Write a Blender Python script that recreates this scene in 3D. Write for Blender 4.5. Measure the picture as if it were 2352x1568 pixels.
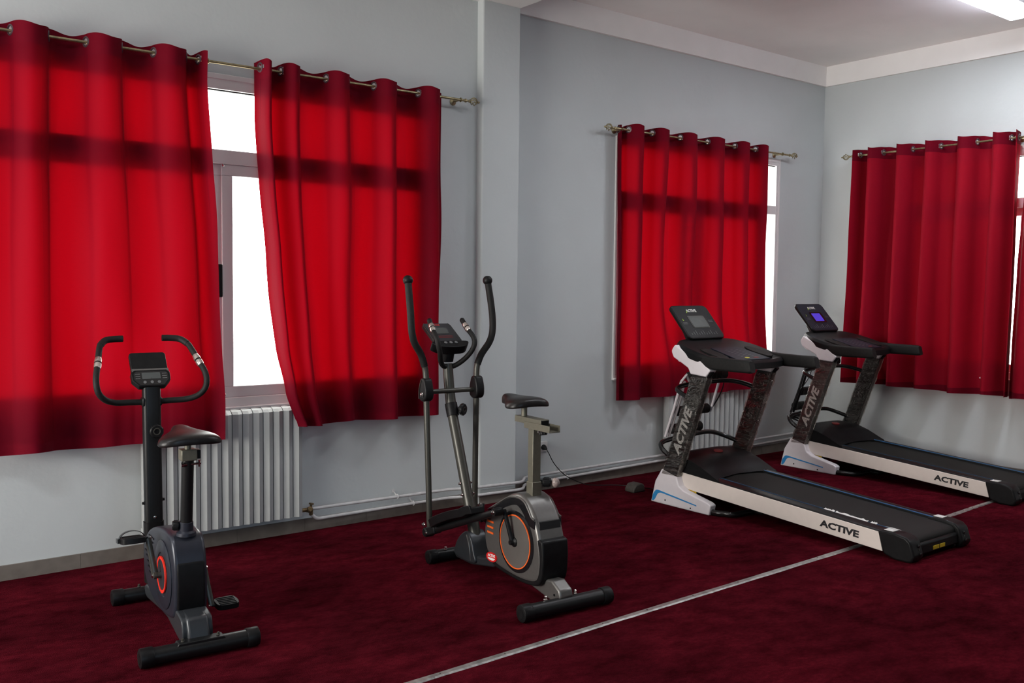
import bpy, math, random
from mathutils import Vector, Matrix
from mathutils import noise as mnoise

for o in list(bpy.data.objects):
    bpy.data.objects.remove(o)
S = bpy.context.scene
COL = S.collection
PI = math.pi

# ------------------------------------------------------------------ camera
# wall_back lies on y=0, wall_right on x=0, the room is x<0, y<0; metres
CAM_R = Vector((0.7885096, -0.61493261, 0.01051175))
CAM_U = Vector((0.02772513, 0.052615, 0.99822992))
CAM_F = Vector((0.6143972, 0.78682244, -0.05853652))
cd = bpy.data.cameras.new('camera')
cam = bpy.data.objects.new('camera', cd)
COL.objects.link(cam)
m = Matrix((CAM_R, CAM_U, -CAM_F)).transposed().to_4x4()
m.translation = Vector((-8.36019, -5.61753, 1.6))
cam.matrix_world = m
cd.sensor_fit = 'HORIZONTAL'
cd.sensor_width = 36.0
cd.lens = 2150.14 / 2352 * 36.0
cd.clip_start = 0.05
S.camera = cam

# ------------------------------------------------------------------ view, world, lights
S.view_settings.view_transform = 'Standard'
S.view_settings.look = 'None'
S.view_settings.gamma = 1.0
S.view_settings.exposure = 0.0
S.view_settings.use_curve_mapping = False
S.cycles.use_denoising = True
S.cycles.max_bounces = 8
S.cycles.diffuse_bounces = 5
S.cycles.transparent_max_bounces = 12
S.cycles.caustics_reflective = False
S.cycles.caustics_refractive = False
S.cycles.sample_clamp_indirect = 6.0

W = bpy.data.worlds.new('daylight')
S.world = W
W.use_nodes = True
nt = W.node_tree
nt.nodes.clear()
wo = nt.nodes.new('ShaderNodeOutputWorld')
bg = nt.nodes.new('ShaderNodeBackground')
tc = nt.nodes.new('ShaderNodeTexCoord')
sp = nt.nodes.new('ShaderNodeSeparateXYZ')
mr = nt.nodes.new('ShaderNodeMapRange')       # overcast sky, brighter beyond the window wall (+y) than beyond the end wall (+x)
mr.inputs['From Min'].default_value = -0.2
mr.inputs['From Max'].default_value = 0.9
mr.inputs['To Min'].default_value = 4.4
mr.inputs['To Max'].default_value = 13.0
nt.links.new(tc.outputs['Generated'], sp.inputs[0])
nt.links.new(sp.outputs['Y'], mr.inputs['Value'])
nt.links.new(mr.outputs[0], bg.inputs['Strength'])
bg.inputs['Color'].default_value = (1.0, 0.985, 0.96, 1)
nt.links.new(bg.outputs[0], wo.inputs[0])


def area(name, loc, target, sx, sy, power, color, portal=False, spread=PI):
    ld = bpy.data.lights.new(name, 'AREA')
    ld.shape = 'RECTANGLE'
    ld.size = sx
    ld.size_y = sy
    ld.energy = power
    ld.color = color
    ld.spread = spread
    o = bpy.data.objects.new(name, ld)
    COL.objects.link(o)
    o.location = loc
    d = Vector(target) - Vector(loc)
    o.rotation_euler = d.to_track_quat('-Z', 'Y').to_euler()
    if portal:
        ld.cycles.is_portal = True
    return o


area('daylight_portal', (-6.24, 0.16, 1.83), (-6.24, -1, 1.83), 3.0, 2.0, 1, (1, 1, 1), True)
area('daylight_portal', (-1.81, 0.16, 1.83), (-1.81, -1, 1.83), 2.2, 2.0, 1, (1, 1, 1), True)
area('daylight_portal', (0.16, -1.95, 1.83), (-1, -1.95, 1.83), 2.2, 2.0, 1, (1, 1, 1), True)
# daylight through the windows behind and beside the camera
area('window_light_front', (-8.6, -8.9, 1.7), (-8.4, 0, 0.9), 2.6, 1.7, 20, (0.55, 0.78, 1.0), spread=math.radians(95))
area('window_light_left', (-11.4, -1.8, 1.7), (0, -1.8, 1.9), 2.8, 1.8, 140, (1.0, 0.955, 0.90), spread=math.radians(110))

# ceiling strip lamps outside the picture: the rest of the row along the windows and one of the second row
for lx, ly in ((-3.9, -2.235), (-9.1, -2.235), (-1.3, -4.75)):
    area('ceiling_strip_light', (lx, ly, 3.726), (lx, ly, 0), 1.18, 0.13, 37, (0.92, 0.95, 1.0))

# ------------------------------------------------------------------ materials
def mat(name, color, rough=0.6, metal=0.0, noise=0.0, nscale=8.0, bump=0.0, bscale=60.0, color2=None,
        spec=0.5, coat=0.0, emit=None, estr=0.0, sheen=0.0, stretch=None, ndetail=4.0):
    M = bpy.data.materials.new(name)
    M.use_nodes = True
    t = M.node_tree
    b = t.nodes['Principled BSDF']
    b.inputs['Base Color'].default_value = (*color, 1)
    b.inputs['Roughness'].default_value = rough
    b.inputs['Metallic'].default_value = metal
    b.inputs['Specular IOR Level'].default_value = spec
    b.inputs['Coat Weight'].default_value = coat
    b.inputs['Coat Roughness'].default_value = 0.15
    if sheen:
        b.inputs['Sheen Weight'].default_value = sheen
    if emit:
        b.inputs['Emission Color'].default_value = (*emit, 1)
        b.inputs['Emission Strength'].default_value = estr
    co = t.nodes.new('ShaderNodeTexCoord')
    vec = co.outputs['Object']
    if stretch:
        mp = t.nodes.new('ShaderNodeMapping')
        mp.inputs['Scale'].default_value = stretch
        t.links.new(vec, mp.inputs[0])
        vec = mp.outputs[0]
    if noise > 0 or color2:
        n = t.nodes.new('ShaderNodeTexNoise')
        n.inputs['Scale'].default_value = nscale
        n.inputs['Detail'].default_value = ndetail
        t.links.new(vec, n.inputs['Vector'])
        r = t.nodes.new('ShaderNodeValToRGB')
        c2 = color2 if color2 else tuple(c * (1 - noise) for c in color)
        c1 = color if color2 else tuple(min(1, c * (1 + noise)) for c in color)
        r.color_ramp.elements[0].position = 0.38
        r.color_ramp.elements[1].position = 0.64
        r.color_ramp.elements[0].color = (*c2, 1)
        r.color_ramp.elements[1].color = (*c1, 1)
        t.links.new(n.outputs['Fac'], r.inputs[0])
        t.links.new(r.outputs[0], b.inputs['Base Color'])
    if bump > 0:
        n2 = t.nodes.new('ShaderNodeTexNoise')
        n2.inputs['Scale'].default_value = bscale
        n2.inputs['Detail'].default_value = 3.0
        t.links.new(vec, n2.inputs['Vector'])
        bp = t.nodes.new('ShaderNodeBump')
        bp.inputs['Strength'].default_value = bump
        bp.inputs['Distance'].default_value = 0.01
        t.links.new(n2.outputs['Fac'], bp.inputs['Height'])
        t.links.new(bp.outputs[0], b.inputs['Normal'])
    return M


PAINT = mat('wall_paint', (0.535, 0.57, 0.57), 0.75, noise=0.025, nscale=1.3, bump=0.14, bscale=22, spec=0.25)
CEIL = mat('ceiling_paint', (0.89, 0.865, 0.85), 0.8, noise=0.02, nscale=2, bump=0.1, bscale=30, spec=0.2)
CORN = mat('cornice_paint', (0.90, 0.885, 0.865), 0.6, noise=0.02, nscale=3, spec=0.3)
CARPET0 = mat('red_carpet', (0.086, 0.0060, 0.0118), 0.95, color2=(0.050, 0.0042, 0.0078), nscale=1.7, bump=0.7, bscale=240, spec=0.0, sheen=0.0, ndetail=9)
CARPET = CARPET0


def carpet_mottle(M):
    t = M.node_tree
    b = t.nodes['Principled BSDF']
    src = b.inputs['Base Color'].links[0].from_socket
    co = t.nodes.new('ShaderNodeTexCoord')
    mp = t.nodes.new('ShaderNodeMapping')
    mp.inputs['Scale'].default_value = (1.0, 1.7, 1.0)
    mp.inputs['Rotation'].default_value = (0, 0, 0.5)
    t.links.new(co.outputs['Object'], mp.inputs[0])
    for sc, lo, hi, c0 in ((6.5, 0.36, 0.60, 0.62), (34.0, 0.35, 0.62, 0.80)):
        n = t.nodes.new('ShaderNodeTexNoise')
        n.inputs['Scale'].default_value = sc
        n.inputs['Detail'].default_value = 6
        n.inputs['Roughness'].default_value = 0.65
        t.links.new(mp.outputs[0], n.inputs['Vector'])
        r = t.nodes.new('ShaderNodeMapRange')
        r.inputs['From Min'].default_value = lo
        r.inputs['From Max'].default_value = hi
        r.inputs['To Min'].default_value = c0
        r.inputs['To Max'].default_value = 1.15
        t.links.new(n.outputs['Fac'], r.inputs['Value'])
        mx = t.nodes.new('ShaderNodeMix')
        mx.data_type = 'RGBA'
        mx.blend_type = 'MULTIPLY'
        mx.inputs[0].default_value = 1.0
        t.links.new(src, mx.inputs[6])
        t.links.new(r.outputs[0], mx.inputs[7])
        src = mx.outputs[2]
    t.links.new(src, b.inputs['Base Color'])


carpet_mottle(CARPET)
TILE = mat('baseboard_tile', (0.165, 0.145, 0.125), 0.45, noise=0.12, nscale=12, spec=0.4)
GROUT = mat('tile_joint', (0.09, 0.08, 0.07), 0.8)
TRIM = mat('metal_floor_strip', (0.42, 0.42, 0.40), 0.38, metal=0.75, noise=0.25, nscale=25, bump=0.3, bscale=80)
PVC = mat('window_pvc', (0.72, 0.70, 0.69), 0.35, noise=0.01, nscale=5)
RUBBER = mat('black_gasket', (0.02, 0.02, 0.02), 0.7)
BRASS = mat('antique_brass', (0.34, 0.29, 0.17), 0.35, metal=0.9, noise=0.2, nscale=40)
GROM = mat('grommet_metal', (0.11, 0.07, 0.08), 0.35, metal=0.5, noise=0.1, nscale=50)
RAD = mat('radiator_enamel', (0.39, 0.405, 0.40), 0.4, noise=0.02, nscale=10)
PIPE = mat('white_painted_pipe', (0.58, 0.58, 0.58), 0.5, noise=0.08, nscale=18, bump=0.15, bscale=50)
VALVE = mat('dull_brass_valve', (0.20, 0.14, 0.07), 0.5, metal=0.7, noise=0.3, nscale=60)
BLACK = mat('black_plastic', (0.0080, 0.0080, 0.0085), 0.42, noise=0.15, nscale=30, bump=0.05, bscale=300, spec=0.18)
MATTE = mat('black_foam_grip', (0.0070, 0.0070, 0.0065), 0.65, noise=0.2, nscale=60, bump=0.1, bscale=350, spec=0.3)
GLOSSB = mat('gloss_black', (0.010, 0.010, 0.011), 0.14, noise=0.05, nscale=20)
BLKMET = mat('black_powder_coated_steel', (0.0080, 0.0085, 0.0090), 0.36, noise=0.1, nscale=60, bump=0.04, bscale=400, spec=0.3)
TUBEB = mat('black_gloss_steel_tube', (0.012, 0.012, 0.012), 0.22, noise=0.1, nscale=40)
SLATE = mat('slate_blue_grey_plastic', (0.024, 0.027, 0.038), 0.33, metal=0.25, noise=0.05, nscale=40)
SLATE2 = mat('slate_grey_metal', (0.036, 0.040, 0.045), 0.35, metal=0.3, noise=0.05, nscale=40)
VINYL = mat('black_vinyl_saddle', (0.0100, 0.0090, 0.0090), 0.36, noise=0.1, nscale=50, bump=0.08, bscale=200, spec=0.3)
SILVER = mat('silver_metallic_plastic', (0.155, 0.150, 0.142), 0.36, metal=0.6, noise=0.03, nscale=50)
GUN = mat('gunmetal_steel', (0.055, 0.053, 0.044), 0.36, metal=0.35, noise=0.04, nscale=60)
TAUPE = mat('taupe_steel', (0.15, 0.142, 0.108), 0.42, metal=0.4, noise=0.05, nscale=60)
CHROME = mat('chrome', (0.75, 0.73, 0.70), 0.15, metal=1.0, noise=0.03, nscale=30)
SENSOR = mat('pulse_sensor_metal', (0.55, 0.50, 0.46), 0.25, metal=0.9, noise=0.05, nscale=60)
REDR = mat('red_ring_plastic', (0.75, 0.030, 0.015), 0.4, noise=0.05, nscale=40)
ORANGE = mat('orange_ring_plastic', (0.85, 0.13, 0.02), 0.4, noise=0.05, nscale=40)
DISC = mat('smoked_disc', (0.105, 0.098, 0.090), 0.12, noise=0.06, nscale=6, coat=0.6)
DISCB = mat('dark_wheel_disc', (0.022, 0.023, 0.028), 0.4, noise=0.05, nscale=20)
LCD = mat('grey_lcd', (0.085, 0.092, 0.088), 0.25, noise=0.05, nscale=15)
LCDD = mat('dark_grey_lcd', (0.070, 0.078, 0.078), 0.25, noise=0.05, nscale=15)
LCDON = mat('lit_blue_lcd', (0.02, 0.02, 0.08), 0.3, emit=(0.10, 0.055, 0.80), estr=0.62, noise=0.2, nscale=60)
PRINT = mat('white_print', (0.78, 0.77, 0.74), 0.5, noise=0.03, nscale=80)
PRINTD = mat('dim_grey_print', (0.16, 0.16, 0.16), 0.5, noise=0.03, nscale=80)
BPRINT = mat('black_print', (0.012, 0.012, 0.014), 0.5, noise=0.03, nscale=80)
GREEN = mat('lime_green_print', (0.42, 0.62, 0.05), 0.5, noise=0.03, nscale=80)
YELLOW = mat('yellow_key', (0.62, 0.60, 0.04), 0.4, noise=0.03, nscale=80)
YLABEL = mat('yellow_warning_label', (0.62, 0.42, 0.02), 0.5, noise=0.1, nscale=80)
REDP = mat('red_badge', (0.62, 0.015, 0.015), 0.35, noise=0.03, nscale=80)
DREDP = mat('dark_red_print', (0.22, 0.02, 0.02), 0.5, noise=0.05, nscale=80)
WHITE = mat('treadmill_white_plastic', (0.80, 0.76, 0.78), 0.4, noise=0.015, nscale=20)
CREAM = mat('treadmill_cream_side_panel', (0.80, 0.72, 0.655), 0.45, noise=0.015, nscale=20)
BLUE = mat('blue_stripe', (0.03, 0.27, 0.60), 0.4, noise=0.03, nscale=40)
BLUEL = mat('blue_rail_line', (0.035, 0.11, 0.24), 0.3, noise=0.1, nscale=40)
BELT = mat('running_belt_rubber', (0.011, 0.011, 0.010), 0.6, spec=0.22, noise=0.12, nscale=12, bump=0.25, bscale=500)
MAST = mat('treadmill_mast_steel', (0.022, 0.021, 0.020), 0.35, metal=0.3, noise=0.05, nscale=30)
PANEL = mat('blue_black_keypad', (0.012, 0.017, 0.027), 0.5, spec=0.3, noise=0.2, nscale=120)
SOCK = mat('socket_white_plastic', (0.62, 0.62, 0.60), 0.4, noise=0.02, nscale=40)
TAG = mat('pinkish_clear_bag', (0.30, 0.24, 0.22), 0.25, noise=0.2, nscale=60)
DUSTY = mat('dusty_grey_plastic', (0.045, 0.038, 0.032), 0.6, noise=0.2, nscale=30)
LAMP = mat('fluorescent_tube_glow', (0.9, 0.9, 0.95), 0.4, emit=(0.90, 0.93, 1.0), estr=76, noise=0.0)
LAMPG = mat('translucent_lamp_side', (0.8, 0.8, 0.85), 0.4, emit=(0.80, 0.84, 1.0), estr=13, noise=0.0)
LAMPB = mat('lamp_housing_white', (0.62, 0.62, 0.62), 0.4, noise=0.02, nscale=30)


def wrap_mat():
    M = bpy.data.materials.new('wrinkled_clear_film')
    M.use_nodes = True
    t = M.node_tree
    t.nodes.clear()
    N = t.nodes.new
    out = N('ShaderNodeOutputMaterial')
    tr = N('ShaderNodeBsdfTransparent')
    tr.inputs['Color'].default_value = (0.95, 0.94, 0.92, 1)
    gl = N('ShaderNodeBsdfGlossy')
    gl.inputs['Color'].default_value = (0.95, 0.92, 0.86, 1)
    gl.inputs['Roughness'].default_value = 0.10
    co = N('ShaderNodeTexCoord')
    mp = N('ShaderNodeMapping')
    mp.inputs['Rotation'].default_value = (0.75, 0.35, 0)
    mp.inputs['Scale'].default_value = (1, 0.8, 3.2)
    t.links.new(co.outputs['Object'], mp.inputs[0])
    n = N('ShaderNodeTexNoise')
    n.inputs['Scale'].default_value = 7
    n.inputs['Detail'].default_value = 4
    n.inputs['Distortion'].default_value = 2.4
    t.links.new(mp.outputs[0], n.inputs['Vector'])
    rd = N('ShaderNodeMath')                    # sharp creases where the noise crosses its middle
    rd.operation = 'SUBTRACT'
    rd.inputs[1].default_value = 0.5
    t.links.new(n.outputs['Fac'], rd.inputs[0])
    ab = N('ShaderNodeMath')
    ab.operation = 'ABSOLUTE'
    t.links.new(rd.outputs[0], ab.inputs[0])
    bp = N('ShaderNodeBump')
    bp.inputs['Strength'].default_value = 1.0
    bp.inputs['Distance'].default_value = 0.12
    t.links.new(ab.outputs[0], bp.inputs['Height'])
    t.links.new(bp.outputs[0], gl.inputs['Normal'])
    df = N('ShaderNodeBsdfDiffuse')
    df.inputs['Color'].default_value = (0.55, 0.52, 0.47, 1)
    cr = N('ShaderNodeMapRange')                # whitish colour painted along the creases as highlights and sparkle
    cr.inputs['From Min'].default_value = 0.0
    cr.inputs['From Max'].default_value = 0.014
    cr.inputs['To Min'].default_value = 0.55
    cr.inputs['To Max'].default_value = 0.0
    t.links.new(ab.outputs[0], cr.inputs['Value'])
    m1 = N('ShaderNodeMixShader')
    t.links.new(cr.outputs[0], m1.inputs[0])
    t.links.new(tr.outputs[0], m1.inputs[1])
    t.links.new(df.outputs[0], m1.inputs[2])
    fr = N('ShaderNodeFresnel')
    fr.inputs['IOR'].default_value = 1.55
    t.links.new(bp.outputs[0], fr.inputs['Normal'])
    mu = N('ShaderNodeMath')
    mu.operation = 'MULTIPLY_ADD'
    mu.inputs[1].default_value = 0.6
    mu.inputs[2].default_value = 0.02
    mu.use_clamp = True
    t.links.new(fr.outputs[0], mu.inputs[0])
    mx = N('ShaderNodeMixShader')
    t.links.new(mu.outputs[0], mx.inputs[0])
    t.links.new(m1.outputs[0], mx.inputs[1])
    t.links.new(gl.outputs[0], mx.inputs[2])
    t.links.new(mx.outputs[0], out.inputs[0])
    return M


def glass_mat():
    M = bpy.data.materials.new('window_glass')
    M.use_nodes = True
    t = M.node_tree
    t.nodes.clear()
    out = t.nodes.new('ShaderNodeOutputMaterial')
    mx = t.nodes.new('ShaderNodeMixShader')
    tr = t.nodes.new('ShaderNodeBsdfTransparent')
    tr.inputs['Color'].default_value = (0.93, 0.95, 0.94, 1)
    gl = t.nodes.new('ShaderNodeBsdfGlossy')
    gl.inputs['Roughness'].default_value = 0.03
    mx.inputs[0].default_value = 0.05
    t.links.new(tr.outputs[0], mx.inputs[1])
    t.links.new(gl.outputs[0], mx.inputs[2])
    t.links.new(mx.outputs[0], out.inputs[0])
    return M


def cloth_mat(name, trans, diff, fac, fwd=1.0):
    M = bpy.data.materials.new(name)
    M.use_nodes = True
    t = M.node_tree
    t.nodes.clear()
    out = t.nodes.new('ShaderNodeOutputMaterial')
    mx = t.nodes.new('ShaderNodeMixShader')
    tr = t.nodes.new('ShaderNodeBsdfTranslucent')
    df = t.nodes.new('ShaderNodeBsdfPrincipled')
    df.inputs['Roughness'].default_value = 0.7
    df.inputs['Specular IOR Level'].default_value = 0.06
    df.inputs['Sheen Weight'].default_value = 0.03
    df.inputs['Sheen Tint'].default_value = (1.0, 0.25, 0.3, 1)
    co = t.nodes.new('ShaderNodeTexCoord')
    n = t.nodes.new('ShaderNodeTexNoise')
    n.inputs['Scale'].default_value = 130
    mp = t.nodes.new('ShaderNodeMapping')
    mp.inputs['Scale'].default_value = (0.35, 0.35, 3.0)
    t.links.new(co.outputs['Object'], mp.inputs[0])
    t.links.new(mp.outputs[0], n.inputs['Vector'])
    for nd, c in ((tr, trans), (df, diff)):
        r = t.nodes.new('ShaderNodeMix')
        r.data_type = 'RGBA'
        r.inputs[6].default_value = (*[k * 0.9 for k in c], 1)
        r.inputs[7].default_value = (*[k * 1.1 for k in c], 1)
        t.links.new(n.outputs['Fac'], r.inputs[0])
        t.links.new(r.outputs[2], nd.inputs[0])
    bp = t.nodes.new('ShaderNodeBump')
    bp.inputs['Strength'].default_value = 0.12
    bp.inputs['Distance'].default_value = 0.004
    t.links.new(n.outputs['Fac'], bp.inputs['Height'])
    t.links.new(bp.outputs[0], df.inputs['Normal'])
    mx.inputs[0].default_value = fac
    rf = t.nodes.new('ShaderNodeBsdfRefraction')          # light scattered mostly straight on through the weave
    rf.inputs['Roughness'].default_value = 0.74
    rf.inputs['IOR'].default_value = 1.22
    rf.inputs['Color'].default_value = (*[k * fwd for k in trans], 1)
    m2 = t.nodes.new('ShaderNodeMixShader')
    m2.inputs[0].default_value = 0.5
    t.links.new(tr.outputs[0], m2.inputs[1])
    t.links.new(rf.outputs[0], m2.inputs[2])
    t.links.new(df.outputs[0], mx.inputs[1])
    t.links.new(m2.outputs[0], mx.inputs[2])
    t.links.new(mx.outputs[0], out.inputs[0])
    return M


WRAP = wrap_mat()
GLASS = glass_mat()
CLOTH = cloth_mat('red_curtain_cloth', (0.122, 0.0002, 0.0012), (0.14, 0.003, 0.014), 0.38)
HEM = cloth_mat('red_curtain_double_cloth', (0.028, 0.0001, 0.0004), (0.17, 0.003, 0.014), 0.30)
LCLOTH = cloth_mat('lined_red_curtain_cloth', (0.035, 0.0001, 0.0004), (0.34, 0.006, 0.020), 0.30)

# ------------------------------------------------------------------ mesh helpers
class MB:
    def __init__(s):
        s.v = []
        s.f = []
        s.mi = []

    def add(s, vs, fs, mi=0):
        b = len(s.v)
        s.v += [tuple(p) for p in vs]
        s.f += [tuple(i + b for i in f) for f in fs]
        s.mi += [mi] * len(fs)
        return s

    def box(s, x0, x1, y0, y1, z0, z1, M=None, mi=0):
        vs = [Vector(p) for p in ((x0, y0, z0), (x1, y0, z0), (x1, y1, z0), (x0, y1, z0), (x0, y0, z1), (x1, y0, z1), (x1, y1, z1), (x0, y1, z1))]
        if M:
            vs = [M @ p for p in vs]
        return s.add(vs, [(0, 3, 2, 1), (4, 5, 6, 7), (0, 1, 5, 4), (1, 2, 6, 5), (2, 3, 7, 6), (3, 0, 4, 7)], mi)

    def prism(s, pts, a, b, axis='x', M=None, mi=0):
        """closed outline pts (2D) swept from a to b along axis; x: pts=(y,z), y: pts=(x,z), z: pts=(x,y)"""
        n = len(pts)
        def P(p, t):
            v = {'x': (t, p[0], p[1]), 'y': (p[0], t, p[1]), 'z': (p[0], p[1], t)}[axis]
            return M @ Vector(v) if M else v
        vs = [P(p, a) for p in pts] + [P(p, b) for p in pts]
        fs = [tuple(range(n)), tuple(range(2 * n - 1, n - 1, -1))]
        fs += [(i, i + n, (i + 1) % n + n, (i + 1) % n) for i in range(n)]
        return s.add(vs, fs, mi)

    def ring(s, pts_list, close=False, cap=True, mi=0):
        """loft through a list of equal-length closed loops"""
        n = len(pts_list[0])
        vs = [p for l in pts_list for p in l]
        fs = []
        L = len(pts_list)
        for i in range(L if close else L - 1):
            j = (i + 1) % L
            for k in range(n):
                k2 = (k + 1) % n
                fs.append((i * n + k, i * n + k2, j * n + k2, j * n + k))
        if cap and not close:
            fs.append(tuple(range(n - 1, -1, -1)))
            fs.append(tuple((L - 1) * n + k for k in range(n)))
        return s.add(vs, fs, mi)

    def tube(s, path, r, seg=12, close=False, smooth=0, oval=None, up=None, mi=0):
        P = [Vector(p) for p in path]
        R = list(r) if hasattr(r, '__len__') else [r] * len(P)
        if smooth:
            P, R = spline(P, R, smooth, close)
        loops = []
        n = len(P)
        ref = Vector(up) if up else None
        prev = None
        for i in range(n):
            if close:
                t = (P[(i + 1) % n] - P[i - 1])
            else:
                t = (P[min(i + 1, n - 1)] - P[max(i - 1, 0)])
            t.normalize()
            if prev is None:
                a = ref if ref else (Vector((0, 0, 1)) if abs(t.z) < 0.9 else Vector((1, 0, 0)))
            else:
                a = prev
            a = (a - t * a.dot(t)).normalized()
            prev = a
            b = t.cross(a)
            ox, oy = oval if oval else (1, 1)
            loops.append([P[i] + (a * math.cos(2 * PI * k / seg) * oy + b * math.sin(2 * PI * k / seg) * ox) * R[i] for k in range(seg)])
        return s.ring(loops, close=close, mi=mi)

    def lathe(s, prof, o, axis, seg=24, mi=0):
        """prof: (radius, distance along axis)"""
        ax = Vector(axis).normalized()
        a = Vector((0, 0, 1)) if abs(ax.z) < 0.9 else Vector((1, 0, 0))
        a = (a - ax * a.dot(ax)).normalized()
        b = ax.cross(a)
        o = Vector(o)
        loops = [[o + ax * d + (a * math.cos(2 * PI * k / seg) + b * math.sin(2 * PI * k / seg)) * max(r, 1e-4) for k in range(seg)] for r, d in prof]
        return s.ring(loops, mi=mi)

    def ball(s, c, r, seg=14, sc=(1, 1, 1), mi=0):
        c = Vector(c)
        loops = []
        for i in range(1, 9):
            th = PI * i / 9
            loops.append([c + Vector((math.sin(th) * math.cos(2 * PI * k / seg) * r * sc[0], math.sin(th) * math.sin(2 * PI * k / seg) * r * sc[1], math.cos(th) * r * sc[2])) for k in range(seg)])
        return s.ring(loops, mi=mi)

    def torus(s, c, axis, R, r, seg=28, rs=8, mi=0, sq=1.0):
        ax = Vector(axis).normalized()
        a = Vector((0, 0, 1)) if abs(ax.z) < 0.9 else Vector((1, 0, 0))
        a = (a - ax * a.dot(ax)).normalized()
        b = ax.cross(a)
        c = Vector(c)
        loops = []
        for i in range(seg):
            t = 2 * PI * i / seg
            d = a * math.cos(t) + b * math.sin(t)
            loops.append([c + d * (R + r * math.cos(2 * PI * k / rs)) + ax * r * sq * math.sin(2 * PI * k / rs) for k in range(rs)])
        return s.ring(loops, close=True, mi=mi)

    def build(s, name, mats, parent=None, bevel=0.0, smooth=True, angle=35, bseg=2, subd=0):
        me = bpy.data.meshes.new(name)
        me.from_pydata(s.v, [], s.f)
        me.validate()
        ms = mats if isinstance(mats, (list, tuple)) else [mats]
        for mm in ms:
            me.materials.append(mm)
        if len(me.polygons) == len(s.mi):
            me.polygons.foreach_set('material_index', s.mi)
        if smooth:
            me.polygons.foreach_set('use_smooth', [True] * len(me.polygons))
            me.set_sharp_from_angle(angle=math.radians(angle))
        me.update()
        o = bpy.data.objects.new(name, me)
        COL.objects.link(o)
        if parent is not None:
            o.parent = parent
        if subd:
            md = o.modifiers.new('subdivision', 'SUBSURF')
            md.levels = md.render_levels = subd
        if bevel > 0:
            md = o.modifiers.new('bevel', 'BEVEL')
            md.width = bevel
            md.segments = bseg
            md.limit_method = 'ANGLE'
            md.angle_limit = math.radians(30)
            md.harden_normals = False
        return o


def spline(P, R, k, close=False):
    n = len(P)
    out = []
    ro = []
    rng = n if close else n - 1
    for i in range(rng):
        if close:
            p0, p1, p2, p3 = P[i - 1], P[i], P[(i + 1) % n], P[(i + 2) % n]
        else:
            p0, p1, p2, p3 = P[max(i - 1, 0)], P[i], P[i + 1], P[min(i + 2, n - 1)]
        for j in range(k):
            t = j / k
            out.append(0.5 * ((2 * p1) + (p2 - p0) * t + (2 * p0 - 5 * p1 + 4 * p2 - p3) * t * t + (3 * p1 - p0 - 3 * p2 + p3) * t ** 3))
            ro.append(R[i] * (1 - t) + R[(i + 1) % n] * t)
    if not close:
        out.append(P[-1])
        ro.append(R[-1])
    return out, ro


def sp2(pts, k=4, close=False):
    P, _ = spline([Vector((p[0], p[1], 0)) for p in pts], [0] * len(pts), k, close)
    return [(p.x, p.y) for p in P]


def rrect(w, h, r, n=5, cx=0.0, cy=0.0):
    out = []
    for sx, sy, a0 in ((1, 1, 0), (-1, 1, 90), (-1, -1, 180), (1, -1, 270)):
        for i in range(n + 1):
            a = math.radians(a0 + 90 * i / n)
            out.append((cx + sx * (w / 2 - r) + r * math.cos(a), cy + sy * (h / 2 - r) + r * math.sin(a)))
    return out


def empty(name, loc, rz=0.0, label=None, cat=None, group=None, kind=None):
    o = bpy.data.objects.new(name, None)
    COL.objects.link(o)
    o.location = loc
    o.rotation_euler = (0, 0, rz)
    o.empty_display_size = 0.1
    tag(o, label, cat, group, kind)
    return o


def tag(o, label=None, cat=None, group=None, kind=None):
    if label:
        o['label'] = label
    if cat:
        o['category'] = cat
    if group:
        o['group'] = group
    if kind:
        o['kind'] = kind
    return o


def struct(o, label=None, cat=None):
    return tag(o, label, cat, None, 'structure')


def text(body, name, size, M4, m, parent, extrude=0.0006, sx=1.0, shear=0.0, bold=0.0):
    cu = bpy.data.curves.new(name, 'FONT')
    cu.body = body
    cu.size = size
    cu.extrude = extrude
    cu.shear = shear
    cu.offset = bold
    cu.resolution_u = 2
    cu.align_x = 'CENTER'
    cu.align_y = 'CENTER'
    tmp = bpy.data.objects.new('tmp_text', cu)
    COL.objects.link(tmp)
    dg = bpy.context.evaluated_depsgraph_get()
    me = bpy.data.meshes.new_from_object(tmp.evaluated_get(dg))
    bpy.data.objects.remove(tmp)
    for v in me.vertices:
        v.co.x *= sx
    me.transform(M4)
    me.materials.clear()
    me.materials.append(m)
    o = bpy.data.objects.new(name, me)
    COL.objects.link(o)
    o.parent = parent
    return o


def basis(o, x, y, z=None):
    """4x4 with local x,y axes and origin"""
    x = Vector(x).normalized()
    y = Vector(y).normalized()
    z = x.cross(y)
    M4 = Matrix((x, y, z)).transposed().to_4x4()
    M4.translation = Vector(o)
    return M4

# ------------------------------------------------------------------ room shell
ZC = 3.83          # ceiling
ZB = 3.635         # underside of cornice and beam
WA = -0.062        # inner face of the near part of the back wall
PX0, PX1, PY = -4.365, -4.022, -0.13      # pilaster
XL, YF = -11.6, -9.1
WIN_A = (-7.74, -4.73)
WIN_B = (-2.895, -0.735)
WIN_C = (-3.05, -0.85)      # along y
WZ0, WZ1 = 0.842, 2.82

b = MB().box(XL, 0.25, YF, 0.25, -0.12, 0)
struct(b.build('floor', CARPET, smooth=False), 'dark red carpet floor with mottled brownish patches', 'floor')
b = MB().box(XL, 0.25, YF, 0.25, ZC, ZC + 0.15)
struct(b.build('ceiling', CEIL, smooth=False), 'plain off-white ceiling', 'ceiling')


def holed_wall(name, x0, x1, yi, yo, w):
    b = MB()
    b.box(x0, w[0], yi, yo, 0, ZC)
    b.box(w[1], x1, yi, yo, 0, ZC)
    b.box(w[0], w[1], yi, yo, 0, WZ0)
    b.box(w[0], w[1], yi, yo, WZ1, ZC)
    return b.build(name, PAINT, smooth=False)


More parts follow.
